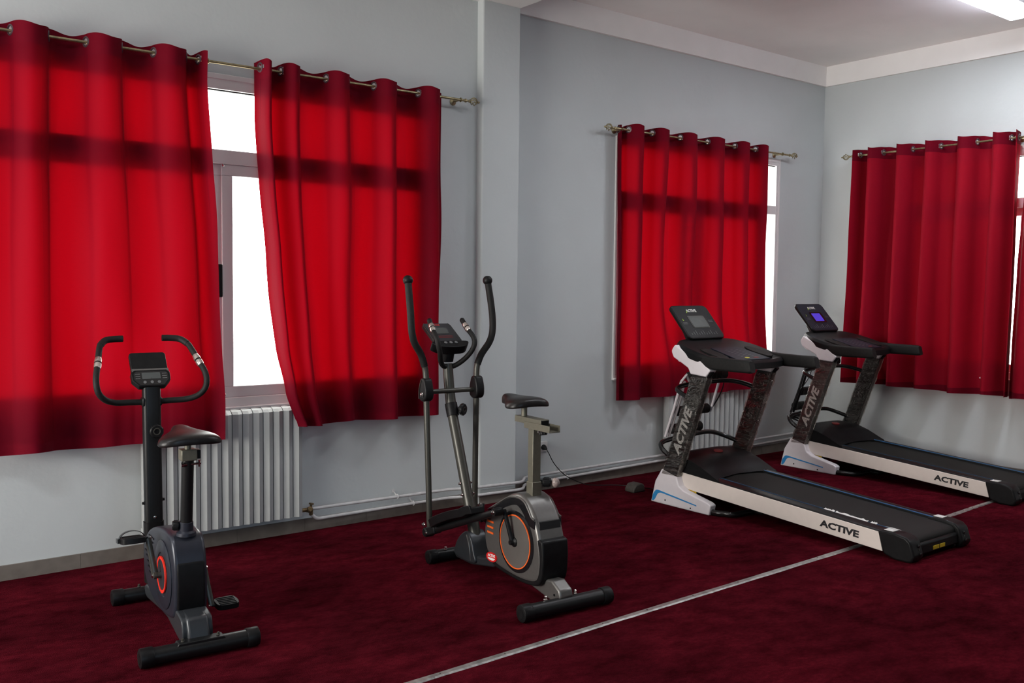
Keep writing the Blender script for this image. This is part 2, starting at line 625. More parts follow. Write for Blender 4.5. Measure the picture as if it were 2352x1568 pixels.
struct(holed_wall('wall_back_left', XL, -4.19, WA, 0.25, WIN_A), 'grey blue painted wall with the wide window, left of the pilaster', 'wall')
struct(holed_wall('wall_back_right', -4.19, 0.25, 0.0, 0.25, WIN_B), 'grey blue painted wall with the narrower window, right of the pilaster', 'wall')
b = MB()
for y0, y1, z0, z1 in ((YF, WIN_C[0], 0, ZC), (WIN_C[1], 0.0, 0, ZC), (WIN_C[0], WIN_C[1], 0, WZ0), (WIN_C[0], WIN_C[1], WZ1, ZC)):
    b.box(0, 0.25, y0, y1, z0, z1)
struct(b.build('wall_right', PAINT, smooth=False), 'grey blue painted end wall with a curtained window', 'wall')
b = MB().box(XL - 0.2, XL, YF, 0.25, 0, ZC)
struct(b.build('wall_left', PAINT, smooth=False), 'grey blue painted wall beside the camera', 'wall')
b = MB().box(XL, 0.25, YF - 0.2, YF, 0, ZC)
struct(b.build('wall_front', PAINT, smooth=False), 'grey blue painted wall behind the camera', 'wall')
b = MB().box(PX0, PX1, PY, WA + 0.01, 0, ZB + 0.01)
struct(b.build('wall_pilaster', PAINT, bevel=0.012, bseg=3), 'shallow grey pilaster between the two back wall windows', 'pilaster')
b = MB().box(PX0, PX1, YF, WA + 0.01, ZB, ZC + 0.005)
struct(b.build('ceiling_beam', CORN, bevel=0.008), 'white ceiling beam running from the pilaster across the room', 'beam')
b = MB().box(PX1, 0.0, -0.03, 0.0, ZB, ZC)
b.box(XL, PX0, WA - 0.03, WA, ZB, ZC)
struct(b.build('trim_1', CORN, smooth=False), 'white cornice band along the top of the back wall', 'cornice')
b = MB().box(-0.03, 0.0, YF, -0.03, ZB, ZC)
struct(b.build('trim_2', CORN, smooth=False), 'white cornice band along the top of the end wall', 'cornice')


def baseboard(name, segs, h, label):
    b = MB()
    for (x0, y0, x1, y1) in segs:
        d = Vector((x1 - x0, y1 - y0, 0))
        L = d.length
        d.normalize()
        M4 = basis((x0, y0, 0), d, Vector((0, 0, 1)))        # local x along, y up, z out towards the room (d x up)
        n = max(1, round(L / 0.45))
        for i in range(n):
            b.box(L * i / n + 0.001, L * (i + 1) / n - 0.001, 0, h, 0, 0.011, M4)
        b.box(0, L, 0, h - 0.002, 0, 0.008, M4, mi=1)
    struct(b.build(name, [TILE, GROUT], smooth=False), label, 'baseboard')


baseboard('baseboard_back', [(XL, WA, PX0, WA), (PX0, PY, PX1, PY), (PX1, 0, 0, 0)], 0.082, 'brown grey tiled baseboard along the back wall')
baseboard('baseboard_right', [(0, 0, 0, YF)], 0.082, 'brown grey tiled baseboard along the end wall')

# metal carpet joint strip
b = MB()
pts = [(-8.6, -2.52), (-6.39, -2.474), (-4.9, -2.44), (-3.18, -2.404), (-1.8, -2.345), (-1.27, -2.318), (-0.02, -2.28)]
random.seed(3)
P, _ = spline([Vector((x, y, 0)) for x, y in pts], [0] * len(pts), 14)
prof = []
for i, p in enumerate(P):
    w = 0.019 + random.uniform(-0.002, 0.002)
    prof.append([Vector((p.x, p.y - w, 0.0)), Vector((p.x, p.y - w * 0.7, 0.006)), Vector((p.x, p.y + w * 0.7, 0.006)), Vector((p.x, p.y + w, 0.0))])
b.ring(prof, cap=True)
for i in range(3, len(P) - 1, 3):
    b.lathe([(0.0045, 0.005), (0.0045, 0.0075), (0.001, 0.008)], P[i], (0, 0, 1), 8, mi=1)
struct(b.build('trim_3', [TRIM, GROUT]), 'narrow grey metal strip crossing the red carpet diagonally in view', 'floor trim')

# ------------------------------------------------------------------ windows
def window(name, M4, w, label, stiles, zmid=2.37, handles=(), fw=0.062, sashes=None):
    """local: x along wall, y up from the sill, z towards the room; glass in two tiers"""
    root = empty(name, (0, 0, 0), 0, label, 'window', None, 'structure')
    H = WZ1 - WZ0
    zm = zmid - WZ0
    fb = MB()
    d0, d1 = -0.07, 0.008
    fb.box(0, w, 0, fw, d0, d1, M4)
    fb.box(0, w, H - fw, H, d0, d1, M4)
    fb.box(0, fw, fw, H - fw, d0, d1, M4)
    fb.box(w - fw, w, fw, H - fw, d0, d1, M4)
    fb.box(fw, w - fw, zm - 0.052, zm + 0.032, d0, d1, M4)
    # thin cover strip round the frame
    fb.box(-0.02, w + 0.02, H - 0.004, H + 0.028, -0.01, 0.014, M4)
    fb.box(-0.02, 0.004, 0, H, -0.01, 0.014, M4)
    fb.box(w - 0.004, w + 0.02, 0, H, -0.01, 0.014, M4)
    fb.box(-0.02, w + 0.02, -0.012, 0.006, -0.01, 0.03, M4)
    fb.build('window_frame', PVC, root, bevel=0.004)
    edges = [fw] + list(stiles) + [w - fw]
    gb = MB()
    gk = MB()
    for i in range(len(edges) - 1):
        x0, x1 = edges[i], edges[i + 1]
        sb = MB()
        z0, z1 = fw, zm - 0.052
        sw = 0.068
        dz = -0.022 if i % 2 else -0.04
        if sashes:
            x0, x1 = sashes[i]
        a0 = x0 - (0.006 if i else 0)
        a1 = x1 + (0.006 if i < len(edges) - 2 else 0)
        sb.box(a0, a1, z0, z0 + sw, dz - 0.025, dz + 0.02, M4)
        sb.box(a0, a1, z1 - sw, z1, dz - 0.025, dz + 0.02, M4)
        sb.box(a0, a0 + sw, z0 + sw, z1 - sw, dz - 0.025, dz + 0.02, M4)
        sb.box(a1 - sw, a1, z0 + sw, z1 - sw, dz - 0.025, dz + 0.02, M4)
        sa = sb.build('window_sash', PVC, root, bevel=0.004)
        g = MB().box(a0 + sw - 0.004, a1 - sw + 0.004, z0 + sw - 0.004, z1 - sw + 0.004, dz - 0.004, dz, M4)
        g.build('pane', GLASS, sa, smooth=False)
        gk.box(a0 + sw, a1 - sw, z0 + sw, z0 + sw + 0.004, dz - 0.006, dz + 0.004, M4)
    # upper fixed lights
    g = MB().box(fw - 0.003, w - fw + 0.003, zm + 0.03, H - fw + 0.003, -0.034, -0.030, M4)
    g.build('fanlight_pane', GLASS, root, smooth=False)
    k = MB().box(fw, w - fw, H - fw - 0.007, H - fw, -0.03, -0.012, M4)
    k.build('gasket', RUBBER, root, smooth=False)
    for (hx, hy, hl) in handles:
        h = MB().box(hx - 0.015, hx + 0.015, hy - hl / 2, hy + hl / 2, -0.004, 0.012, M4)
        h.build('handle', BLACK, root, bevel=0.008, bseg=3)
        s = MB()
        s.lathe([(0.008, 0.0), (0.008, 0.012), (0.004, 0.016)], M4 @ Vector((hx + 0.022, 0.062 + 0.02, 0.0)), M4.to_3x3() @ Vector((0, 0, 1)), 10)
        s.lathe([(0.008, 0.0), (0.008, 0.012), (0.004, 0.016)], M4 @ Vector((hx + 0.022, zm - 0.06, 0.0)), M4.to_3x3() @ Vector((0, 0, 1)), 10)
        s.build('sash_stop', CHROME, root)
    return root


def m_back(x0, yw):
    return basis((x0, yw, WZ0), (1, 0, 0), (0, 0, 1))


wA = WIN_A[1] - WIN_A[0]
window('window_1', m_back(WIN_A[0], WA), wA, 'wide white framed sliding window behind the two large red curtains', [1.496], handles=[(1.474, 0.775, 0.20)])
wB = WIN_B[1] - WIN_B[0]
window('window_2', m_back(WIN_B[0], 0.0), wB, 'white framed window behind the red curtain next to the corner', [1.08], fw=0.034, sashes=((0.034, 1.12), (0.82, 1.93)))
window('window_3', basis((0, WIN_C[1], WZ0), (0, -1, 0), (0, 0, 1)), WIN_C[1] - WIN_C[0], 'white framed window in the end wall behind dark red curtains', [1.15])
# outer sills
# ------------------------------------------------------------------ curtains
def lerp_tab(tab, z):
    """tab sorted by descending z: (z, value)"""
    if z >= tab[0][0]:
        return tab[0][1]
    for (z0, a), (z1, b) in zip(tab, tab[1:]):
        if z >= z1:
            t = (z0 - z) / (z0 - z1)
            t = t * t * (3 - 2 * t) * 0.4 + t * 0.6
            return a + (b - a) * t
    return tab[-1][1]


def curtain(name, label, place, lt, rt, groms, front0, ztop, zbot, amp, seed, cloth, group, zrod, out_top=0.0,
            pw_l=1.6, pw_r=1.6, low=1.0, side_roll=0.0, zslope=0.0, zclear=None, messy=1.0):
    """place(s, d, z): s along the wall, d out from the rod axis towards the room.
    lt/rt: tables (z, s) of the two side edges; groms: ring positions at the top"""
    dlim = -0.068 if cloth is not LCLOTH else -0.092
    random.seed(seed)
    s0, s1 = lt[0][1], rt[0][1]
    Wd = s1 - s0
    nx = int(Wd / 0.0066)
    zs = []
    z = ztop
    while z > ztop - 0.105:
        zs.append(z)
        z -= 0.0066
    while z > zbot + 0.02:
        zs.append(z)
        z -= 0.022
    zs.append(zbot)
    G = [s0 - (groms[1] - groms[0]) * 0.5] + list(groms) + [s1 + (groms[-1] - groms[-2]) * 0.5]
    ph_end = [-0.5] + list(range(len(groms))) + [len(groms) - 0.5]
    ph_end = [p * PI for p in ph_end]
    ph_end[0] = -PI * min(0.5, (groms[0] - s0) / (groms[1] - groms[0]))
    ph_end[-1] = PI * (len(groms) - 1 + min(0.5, (s1 - groms[-1]) / (groms[-1] - groms[-2])))
    G[0], G[-1] = s0, s1

    def phase(s):
        for (a, pa), (b_, pb) in zip(zip(G, ph_end), zip(G[1:], ph_end[1:])):
            if s <= b_:
                return pa + (pb - pa) * (s - a) / max(1e-6, (b_ - a))
        return ph_end[-1]

    ks = [random.uniform(0.65, 1.25) for _ in range(40)]
    ps = [random.uniform(-0.5, 0.5) for _ in range(40)]

    def pos(i, z):
        s = s0 + Wd * i / nx
        ph = phase(s)
        d = math.sin(ph) * (1 if front0 else -1)
        k = int(ph / PI + 40) % 40
        t = (ztop - z) / (ztop - zbot)
        kk = 1 + (ks[k] - 1) * min(1, t * 2.5)
        # folds soften and widen towards the hem
        kk *= 1 + (low - 1) * min(1, max(0, t - 0.1) / 0.6)
        sh = 0.62 + 0.2 * t
        d = math.copysign(abs(d) ** sh, d) * amp * kk
        if d > 0:
            d *= 1.6
        nv = mnoise.noise(Vector((s * 2.3 + seed * 7, z * 0.9, seed)))
        nv2 = mnoise.noise(Vector((s * 8 + seed * 3, z * 1.4, seed + 5)))
        d += (nv * 0.030 + nv2 * 0.012) * messy * min(1, t * 3)
        if zclear:
            rr = min(1.0, max(0.0, (zclear[0] + 0.75 - z) / 0.77))
            rs = min(1.0, max(0.0, (s - zclear[1]) / 0.14 + 1)) * min(1.0, max(0.0, (zclear[2] - s) / 0.14 + 1))
            rr = rr * rr * (3 - 2 * rr) * rs * rs * (3 - 2 * rs)
            d = d * (1 - rr) + (0.088 + 0.6 * d) * rr
        wl = max(0.0, (s1 - s) / Wd) ** pw_l
        wr = max(0.0, (s - s0) / Wd) ** pw_r
        ss = s + (lerp_tab(lt, z) - s0) * wl + (lerp_tab(rt, z) - s1) * wr
        ss += nv * 0.012 * min(1, t * 3) * math.sin(PI * (s - s0) / Wd)
        if side_roll:
            e = max(0.0, 1 - (s - s0) / 0.10)
            d -= side_roll * e * e
        zz = z
        if t > 0.98:
            zz += 0.014 * mnoise.noise(Vector((s * 3, seed, 2))) + 0.006 * d / amp
        zz += zslope * (s - s0) / Wd * t
        if t < 0.02:
            zz += 0.007 * math.sin(ph * 2 + 0.6)
        return place(ss, max(d, dlim + 0.1 * min(0.0, d - dlim)), zz)

    vs = []
    for z in zs:
        for i in range(nx + 1):
            vs.append(Vector(pos(i, z)))
    centers = []
    for g in groms:
        i = (g - s0) / Wd * nx
        i = min(nx - 1, max(1, i))
        c = Vector(pos(i, zrod + 0.002))
        t = Vector(pos(i + 0.8, zrod)) - Vector(pos(i - 0.8, zrod))
        t.z = 0
        t.normalize()
        nrm = t.cross(Vector((0, 0, 1)))
        centers.append((c, nrm))
    fs = []
    mi = []
    N = nx + 1
    for j in range(len(zs) - 1):
        for i in range(nx):
            q = (j * N + i, j * N + i + 1, (j + 1) * N + i + 1, (j + 1) * N + i)
            if j < 17:
                c = (vs[q[0]] + vs[q[2]]) * 0.5
                if any((c - gc).length < 0.0215 for gc, _ in centers):
                    continue
            fs.append(q)
            zz = zs[j]
            mi.append(1 if (zz > ztop - 0.10 or zz < zbot + 0.07) else 0)
    b = MB()
    b.v = [tuple(v) for v in vs]
    b.f = fs
    b.mi = mi
    root = empty(name, place(s0, 0, zbot), 0, label, 'curtain', group)
    o = b.build('cloth', [cloth, HEM], root, angle=80)
    o.matrix_parent_inverse = Matrix.Translation(root.location).inverted()
    for c, nrm in centers:
        g = MB()
        g.torus((0, 0, 0), nrm, 0.0245, 0.0058, 22, 8, sq=0.8)
        og = g.build('grommet', GROM, root)
        og.location = c - root.location
    return root


ZR = 2.884
YA = WA - 0.098
YB = -0.098
XC = -0.120


def rod(name, p0, p1, label, brackets, wall_d, tips=(True, True)):
    p0 = Vector(p0)
    p1 = Vector(p1)
    d = (p1 - p0).normalized()
    root = empty(name, p0, 0, label, 'curtain rod', 'antique brass curtain rods')
    I = Matrix.Translation(p0).inverted()
    def bb(b, n, m=BRASS):
        o = b.build(n, m, root)
        o.matrix_parent_inverse = I
        return o
    bb(MB().tube([p0, p1], 0.0088, 14), 'pole')
    for tip, p, dd in ((tips[0], p0, -d), (tips[1], p1, d)):
        if not tip:
            continue
        f = MB()
        f.lathe([(0.010, -0.012), (0.0135, -0.008), (0.0135, 0.0), (0.008, 0.004), (0.006, 0.02), (0.011, 0.026), (0.011, 0.03), (0.006, 0.036), (0.006, 0.04)], p, dd, 14)
        # twisted cage
        a = Vector((0, 0, 1))
        c_ = dd.cross(a)
        for k in range(6):
            pth = []
            for i in range(13):
                t = i / 12
                r = 0.024 * math.sin(PI * t) ** 0.75 + 0.004
                an = 2 * PI * k / 6 + t * 1.9
                pth.append(p + dd * (0.038 + 0.056 * t) + (a * math.cos(an) + c_ * math.sin(an)) * r)
            f.tube(pth, 0.0030, 6)
        f.lathe([(0.006, 0.092), (0.009, 0.096), (0.006, 0.101), (0.009, 0.107), (0.006, 0.115), (0.001, 0.118)], p, dd, 12)
        bb(f, 'finial')
    out = Vector(wall_d)
    for t in brackets:
        c = p0 + (p1 - p0) * t
        g = MB()
        L = 0.098 if abs(out.y) > 0.5 else 0.120
        g.lathe([(0.026, L), (0.026, L - 0.004), (0.012, L - 0.010), (0.007, L - 0.012), (0.006, 0.012)], c, out, 14)
        g.torus(c, d, 0.0125, 0.004, 16, 6)
        bb(g, 'bracket')
    return root


rod('curtain_rod', (-7.62, YA, ZR), (-4.53, YA, ZR + 0.015), 'brass curtain rod over the wide window left of the pilaster', (0.02, 0.407, 0.985), (0, 1, 0))
rod('curtain_rod', (-3.02, YB, ZR), (-0.69, YB, ZR), 'brass curtain rod over the single curtain next to the room corner', (0.035, 0.95), (0, 1, 0))
rod('curtain_rod', (XC, -0.40, ZR + 0.012), (XC, -3.35, ZR + 0.012), 'brass curtain rod on the end wall, at the right edge of the photo', (0.03, 0.52, 0.96), (1, 0, 0))


def plA(s, d, z):
    return (s, YA - d, z)


def plB(s, d, z):
    return (s, YB - d, z)


def plC(s, d, z):
    return (XC - d, -s, z)


GC = 'red ring-top curtains'
curtain('curtain', 'large glowing red curtain at the far left, left half of the wide window', plA,
        [(2.93, -7.62), (0.69, -7.66)],
        [(2.93, -6.395), (2.75, -6.40), (2.36, -6.375), (1.9, -6.35), (1.45, -6.335), (0.95, -6.32), (0.68, -6.325)],
        [-7.575, -7.393, -7.212, -7.029, -6.843, -6.674, -6.49, -6.42], False, 2.927, 0.695, 0.056, 1, CLOTH, GC, ZR, pw_r=2.2, low=0.7, zslope=-0.02, zclear=(0.85, -6.78, -5.7), messy=1.7)
curtain('curtain', 'glowing red curtain pulled aside at its left edge, right of the bright window gap', plA,
        [(2.95, -6.075), (2.6, -6.07), (2.2, -6.045), (1.75, -6.01), (1.2, -5.965), (0.93, -5.92), (0.69, -5.835)],
        [(2.95, -4.70), (0.69, -4.715)],
        [-6.055, -5.99, -5.915, -5.795, -5.611, -5.452, -5.267, -5.102, -4.925, -4.762], True, 2.935, 0.705, 0.060, 4, CLOTH, GC, ZR + 0.008, pw_l=2.6, low=1.05, side_roll=-0.03, zclear=(0.85, -7.0, -5.92), messy=1.2)
curtain('curtain', 'single red curtain between the pilaster and the room corner', plB,
        [(2.93, -2.955), (0.67, -2.925)],
        [(2.93, -1.07), (0.67, -1.0)],
        [-2.93, -2.865, -2.73, -2.59, -2.42, -2.247, -2.07, -1.891, -1.70, -1.515, -1.36, -1.221, -1.10], False, 2.923, 0.672, 0.062, 7, CLOTH, GC, ZR, low=0.95, side_roll=0.09, zclear=(0.76, -2.42, -1.20))
curtain('curtain', 'darker red deeply folded curtain on the end wall beside the room corner', plC,
        [(2.95, 0.47), (0.69, 0.43)],
        [(2.95, 2.0), (1.6, 1.995), (0.69, 1.985)],
        [0.495, 0.595, 0.734, 0.885, 1.023, 1.16, 1.29, 1.45, 1.612, 1.755, 1.90, 1.96], False, 2.945, 0.70, 0.082, 11, LCLOTH, GC, ZR + 0.012, low=1.15)
curtain('curtain', 'narrow sliver of dark red curtain at the right edge of the photo', plC,
        [(2.95, 2.03), (2.5, 2.01), (1.8, 1.965), (1.2, 1.95), (0.69, 1.945)],
        [(2.95, 3.2), (0.69, 3.2)],
        [2.07, 2.24, 2.47, 2.62, 2.77, 2.92, 3.06, 3.17], True, 2.945, 0.69, 0.045, 15, LCLOTH, GC, ZR + 0.012, low=1.0)

# ------------------------------------------------------------------ radiators
def radiator(x0, n, pitch, yw, z0, z1, label, depth=0.09, gap=0.035):
    root = empty('radiator', (x0, yw - gap, z0), 0, label, 'radiator', 'ribbed panel radiators under the windows')
    H = z1 - z0
    first = None
    for i in range(n):
        if first is None:
            s = MB()
            hw = pitch / 2 - 0.0025
            yf = -depth + 0.004
            loops = []
            for zz, k_ in ((0.0, 0.0), (H - 0.022, 0.0), (H - 0.006, 0.55), (H, 1.0)):
                yk = yf + 0.030 * k_
                loops.append([Vector((-hw, yk, zz)), Vector((0.001, yk - 0.016 * (1 - 0.5 * k_), zz)), Vector((hw, yk, zz)), Vector((hw, -0.045, zz)), Vector((hw * 0.35, -0.006, zz)), Vector((-hw * 0.35, -0.006, zz)), Vector((-hw, -0.045, zz))])
            s.ring(loops)
            s.box(-pitch / 2 + 0.001, pitch / 2 - 0.001, -depth * 0.55, -depth * 0.45, 0.02, H - 0.025)
            s.box(-pitch / 2 + 0.0015, pitch / 2 - 0.0015, -depth * 0.75, -depth * 0.25, 0.02, 0.055)
            s.box(-pitch / 2 + 0.0015, pitch / 2 - 0.0015, -depth * 0.75, -depth * 0.25, H - 0.06, H - 0.02)
            first = s.build('section', RAD, root, angle=15)
            o = first
        else:
            o = first.copy()
            COL.objects.link(o)
            o.parent = root
        o.location = (pitch * (i + 0.5), 0, 0)
    h = MB()
    for t in (0.1, 0.9):
        for zz in (0.12, H - 0.12):
            h.tube([(pitch * n * t, 0.034, zz), (pitch * n * t, -depth * 0.5, zz)], 0.008, 8)
    h.build('wall_hook', RAD, root)
    return root


radiator(-6.765, 15, 0.0652, WA, 0.135, 0.836, 'tall white ribbed radiator under the wide window, behind the exercise bike')
radiator(-2.345, 16, 0.068, 0.0, 0.165, 0.735, 'lower white ribbed radiator behind the nearer treadmill')


def pipe(name, path, label, r=0.011, clips=()):
    root = empty(name, path[0], 0, label, 'pipe', 'white heating pipes along the baseboard')
    I = Matrix.Translation(Vector(path[0])).inverted()
    P = []
    for i, p in enumerate(path):
        p = Vector(p)
        if 0 < i < len(path) - 1:
            a = Vector(path[i - 1]) - p
            c = Vector(path[i + 1]) - p
            k = min(0.045, a.length * 0.4, c.length * 0.4)
            for t in (0, 0.25, 0.5, 0.75, 1):
                q0 = p + a.normalized() * k
                q2 = p + c.normalized() * k
                P.append(q0 * (1 - t) ** 2 + p * 2 * t * (1 - t) + q2 * t * t)
        else:
            P.append(p)
    o = MB().tube(P, r, 12).build('pipe_run', PIPE, root)
    o.matrix_parent_inverse = I
    for c in clips:
        c, wy = Vector(c[:3]), c[3]
        m_ = MB()
        m_.torus(c, (1, 0, 0), r + 0.003, 0.004, 14, 6)
        m_.tube([c + Vector((0, r, 0.004)), (c.x, wy + 0.004, c.z + 0.03)], 0.0045, 8)
        m_.lathe([(0.014, 0.0), (0.014, 0.003)], (c.x, wy - 0.003, c.z + 0.03), (0, 1, 0), 12)
        o = m_.build('clip', PIPE, root)
        o.matrix_parent_inverse = I
    return root


pipe('heating_pipe', [(-5.70, WA - 0.060, 0.155), (-4.62, WA - 0.045, 0.142), (-4.47, PY - 0.028, 0.142), (-3.98, PY - 0.028, 0.128), (-3.86, -0.032, 0.128), (-2.345, -0.04, 0.143), (-1.22, -0.04, 0.145), (-1.0, -0.04, 0.165), (-0.03, -0.04, 0.175)],
     'upper white heating pipe along the back wall', clips=((-5.05, WA - 0.051, 0.149, WA), (-3.50, -0.034, 0.134, 0.0)))
pipe('heating_pipe', [(-5.70, WA - 0.060, 0.120), (-5.66, WA - 0.060, 0.085), (-5.0, WA - 0.05, 0.084), (-4.62, WA - 0.045, 0.082), (-4.47, PY - 0.028, 0.082), (-3.98, PY - 0.028, 0.073), (-3.86, -0.032, 0.073), (-2.345, -0.04, 0.098), (-0.03, -0.04, 0.125)],
     'lower white heating pipe just above the baseboard', clips=((-4.92, WA - 0.049, 0.084, WA), (-3.42, -0.034, 0.078, 0.0)))
v = MB()
v.lathe([(0.014, -0.03), (0.014, 0.0), (0.02, 0.004), (0.02, 0.022), (0.012, 0.028)], (-5.715, WA - 0.06, 0.15), (0, -1, 0.3), 12)
v.lathe([(0.008, 0), (0.008, 0.025), (0.016, 0.027), (0.016, 0.036)], (-5.705, WA - 0.062, 0.158), (0.2, 0, 1), 12)
v.lathe([(0.013, 0), (0.013, 0.055)], (-5.77, WA - 0.06, 0.153), (1, 0, 0), 12)
v.lathe([(0.0125, 0), (0.0125, 0.04)], (-5.70, WA - 0.06, 0.115), (0, 0, 1), 12)
vo = v.build('radiator_valve', VALVE)
tag(vo, 'dull brass radiator valve at the start of the two pipes', 'valve')

# ------------------------------------------------------------------ socket, cable
t = empty('wall_socket', (-3.655, 0, 0.345), 0, 'white wall socket low on the wall right of the pilaster', 'socket')
MB().prism(rrect(0.082, 0.082, 0.01), -0.012, 0.0, 'y').build('faceplate', SOCK, t, bevel=0.003)
t = empty('power_cord', (-3.665, -0.02, 0.33), 0, 'thin black power cord hanging from the wall socket to the carpet', 'power cord')
I0 = Matrix.Translation(t.location).inverted()
o = MB().lathe([(0.012, 0.0), (0.021, 0.004), (0.021, 0.022), (0.012, 0.04), (0.006, 0.052)], (-3.665, -0.012, 0.345), (0, -1, -0.25), 14).build('plug', BLACK, t)
o.matrix_parent_inverse = I0
o = MB().tube([(-3.665, -0.055, 0.333), (-3.655, -0.075, 0.30), (-3.61, -0.085, 0.22), (-3.52, -0.09, 0.13), (-3.42, -0.10, 0.07), (-3.30, -0.12, 0.02), (-3.20, -0.15, 0.006), (-3.05, -0.25, 0.005), (-2.95, -0.45, 0.005), (-2.87, -0.68, 0.005)], 0.0035, 8, smooth=6).build('cable', BLACK, t)
o.matrix_parent_inverse = I0
t = tag(MB().prism([(0, 0), (0.13, 0), (0.12, 0.055), (0.09, 0.07), (0.03, 0.065), (0, 0.03)], -0.05, 0.05, 'y', Matrix.Translation((-3.16, -0.47, 0.0))).build('adapter_box', DUSTY, bevel=0.01),
        'small dusty grey adapter box on the carpet behind the nearer treadmill foot', 'adapter')

# ------------------------------------------------------------------ ceiling lamp
t = empty('fluorescent_lamp', (-1.27, -2.180, ZC), 0, 'lit fluorescent strip lamp on the ceiling at the upper right', 'ceiling lamp')
MB().prism([(-0.09, 0), (-0.09, -0.03), (-0.05, -0.075), (0.05, -0.075), (0.09, -0.03), (0.09, 0)], -0.62, 0.60, 'x').build('housing', LAMPB, t, bevel=0.004)
b = MB().box(-0.60, 0.575, -0.066, 0.066, -0.104, -0.100)
b.build('diffuser', LAMP, t, smooth=False)
for sx in (-1, 1):
    MB().prism([(sx * 0.088, -0.030), (sx * 0.088, -0.075), (sx * 0.068, -0.108), (sx * 0.066, -0.100), (sx * 0.080, -0.072), (sx * 0.080, -0.030)], -0.60, 0.575, 'x').build('side_reflector', LAMPG, t, smooth=False)
for sx in (-1, 1):
    xx = -0.615 if sx < 0 else 0.575
    MB().prism([(-0.090, -0.02), (-0.090, -0.070), (-0.066, -0.110), (0.066, -0.110), (0.090, -0.070), (0.090, -0.02)], xx, xx + 0.022, 'x').build('end_cap', LAMPB, t, bevel=0.004)
# ------------------------------------------------------------------ shared machine parts
def saddle(parent, loc, L=0.27, name='saddle', tilt=0.0):
    """nose towards +Y; loc is the middle of the underside"""
    b = MB()
    loops = []
    tab = [(0, .050, .020), (.03, .085, .030), (.10, .115, .040), (.22, .126, .046), (.36, .120, .046), (.50, .094, .044), (.63, .064, .046), (.76, .045, .050), (.88, .038, .052), (.96, .031, .048), (1, .014, .036)]
    for v, w, h in tab:
        y = -L * 0.45 + L * v
        lp = []
        n = 22
        for k in range(n):
            a = 2 * PI * k / n
            cx, sz = math.cos(a), math.sin(a)
            x = w * math.copysign(abs(cx) ** 0.75, cx)
            if sz >= 0:
                z = h * sz ** 0.6
                groove = 0.012 * math.exp(-(x / 0.022) ** 2) * max(0, 1 - abs(v - 0.3) / 0.45)
                z -= groove
            else:
                z = -0.018 * abs(sz) ** 0.6
            # side skirt dips
            z -= 0.022 * (abs(x) / 0.126) ** 2
            z += 0.006 * (v - 0.5)
            lp.append(Vector((x, y, z)))
        loops.append(lp)
    b.ring(loops)
    o = b.build(name, VINYL, parent, angle=60, subd=1)
    o.location = loc
    o.rotation_euler = (tilt, 0, 0)
    return o


def cap_tube(parent, name, x0, x1, y, r, material, capmat, capl=0.055, capr=1.17, capname='end_cap', cz=None):
    z = cz if cz is not None else r * capr
    MB().tube([(x0 + capl * 0.5, y, z), (x1 - capl * 0.5, y, z)], r, 20).build(name, material, parent)
    st = parent.children[-1] if False else None
    body = bpy.data.objects[-1] if False else None


def stabilizer(parent, y, half, r, body_mat, cap_mat):
    """cross tube on the floor with two rubber end caps"""
    R = r * 1.16
    s = MB().tube([(-half + 0.02, y, R), (half - 0.02, y, R)], r, 22).build('stabilizer', body_mat, parent)
    c0 = None
    for sx in (-1, 1):
        b = MB()
        b.lathe([(R * 0.80, 0), (R * 0.97, 0.003), (R, 0.010), (R, 0.052), (R * 0.95, 0.056)], (0, 0, 0), (-sx, 0, 0), 22)
        b.lathe([(R * 0.55, -0.0015), (R * 0.55, 0.004)], (0, 0, 0), (-sx, 0, 0), 18)
        o = b.build('end_cap', cap_mat, s)
        o.location = (sx * half, y, R)
    return s


def bolt(parent, loc, ax, r=0.008, h=0.010, m=CHROME, name='bolt'):
    o = MB().lathe([(r * 1.3, 0), (r * 1.3, h * 0.2), (r, h * 0.3), (r, h * 0.85), (r * 0.4, h)], (0, 0, 0), ax, 10).build(name, m, parent)
    o.location = loc
    return o


def knob(parent, loc, ax, r, h, name='adjustment_knob', m=BLACK):
    b = MB()
    ax = Vector(ax).normalized()
    b.lathe([(r * 0.45, -h * 0.5), (r * 0.45, 0), (r * 0.95, h * 0.08), (r, h * 0.2), (r, h * 0.8), (r * 0.88, h), (r * 0.45, h), (r * 0.40, h * 0.85), (0.001, h * 0.85)], (0, 0, 0), ax, 24)
    for k in range(10):
        a = Vector((0, 0, 1)) if abs(ax.z) < 0.9 else Vector((1, 0, 0))
        a = (a - ax * a.dot(ax)).normalized()
        c = ax.cross(a)
        d = a * math.cos(2 * PI * k / 10) + c * math.sin(2 * PI * k / 10)
        b.tube([d * r * 0.99 + ax * h * 0.2, d * r * 0.99 + ax * h * 0.8], r * 0.09, 6)
    o = b.build(name, m, parent)
    o.location = loc
    return o


def yz_face(x, n):
    """face plane at X=x whose normal is n*X; local x runs along the machine as read from outside, y up"""
    return Matrix.Translation((x, 0, 0)) @ (Matrix(((0, 0, -1, 0), (-1, 0, 0, 0), (0, 1, 0, 0), (0, 0, 0, 1))) if n < 0 else Matrix(((0, 0, 1, 0), (1, 0, 0, 0), (0, 1, 0, 0), (0, 0, 0, 1))))

YAW = math.radians(4.5)

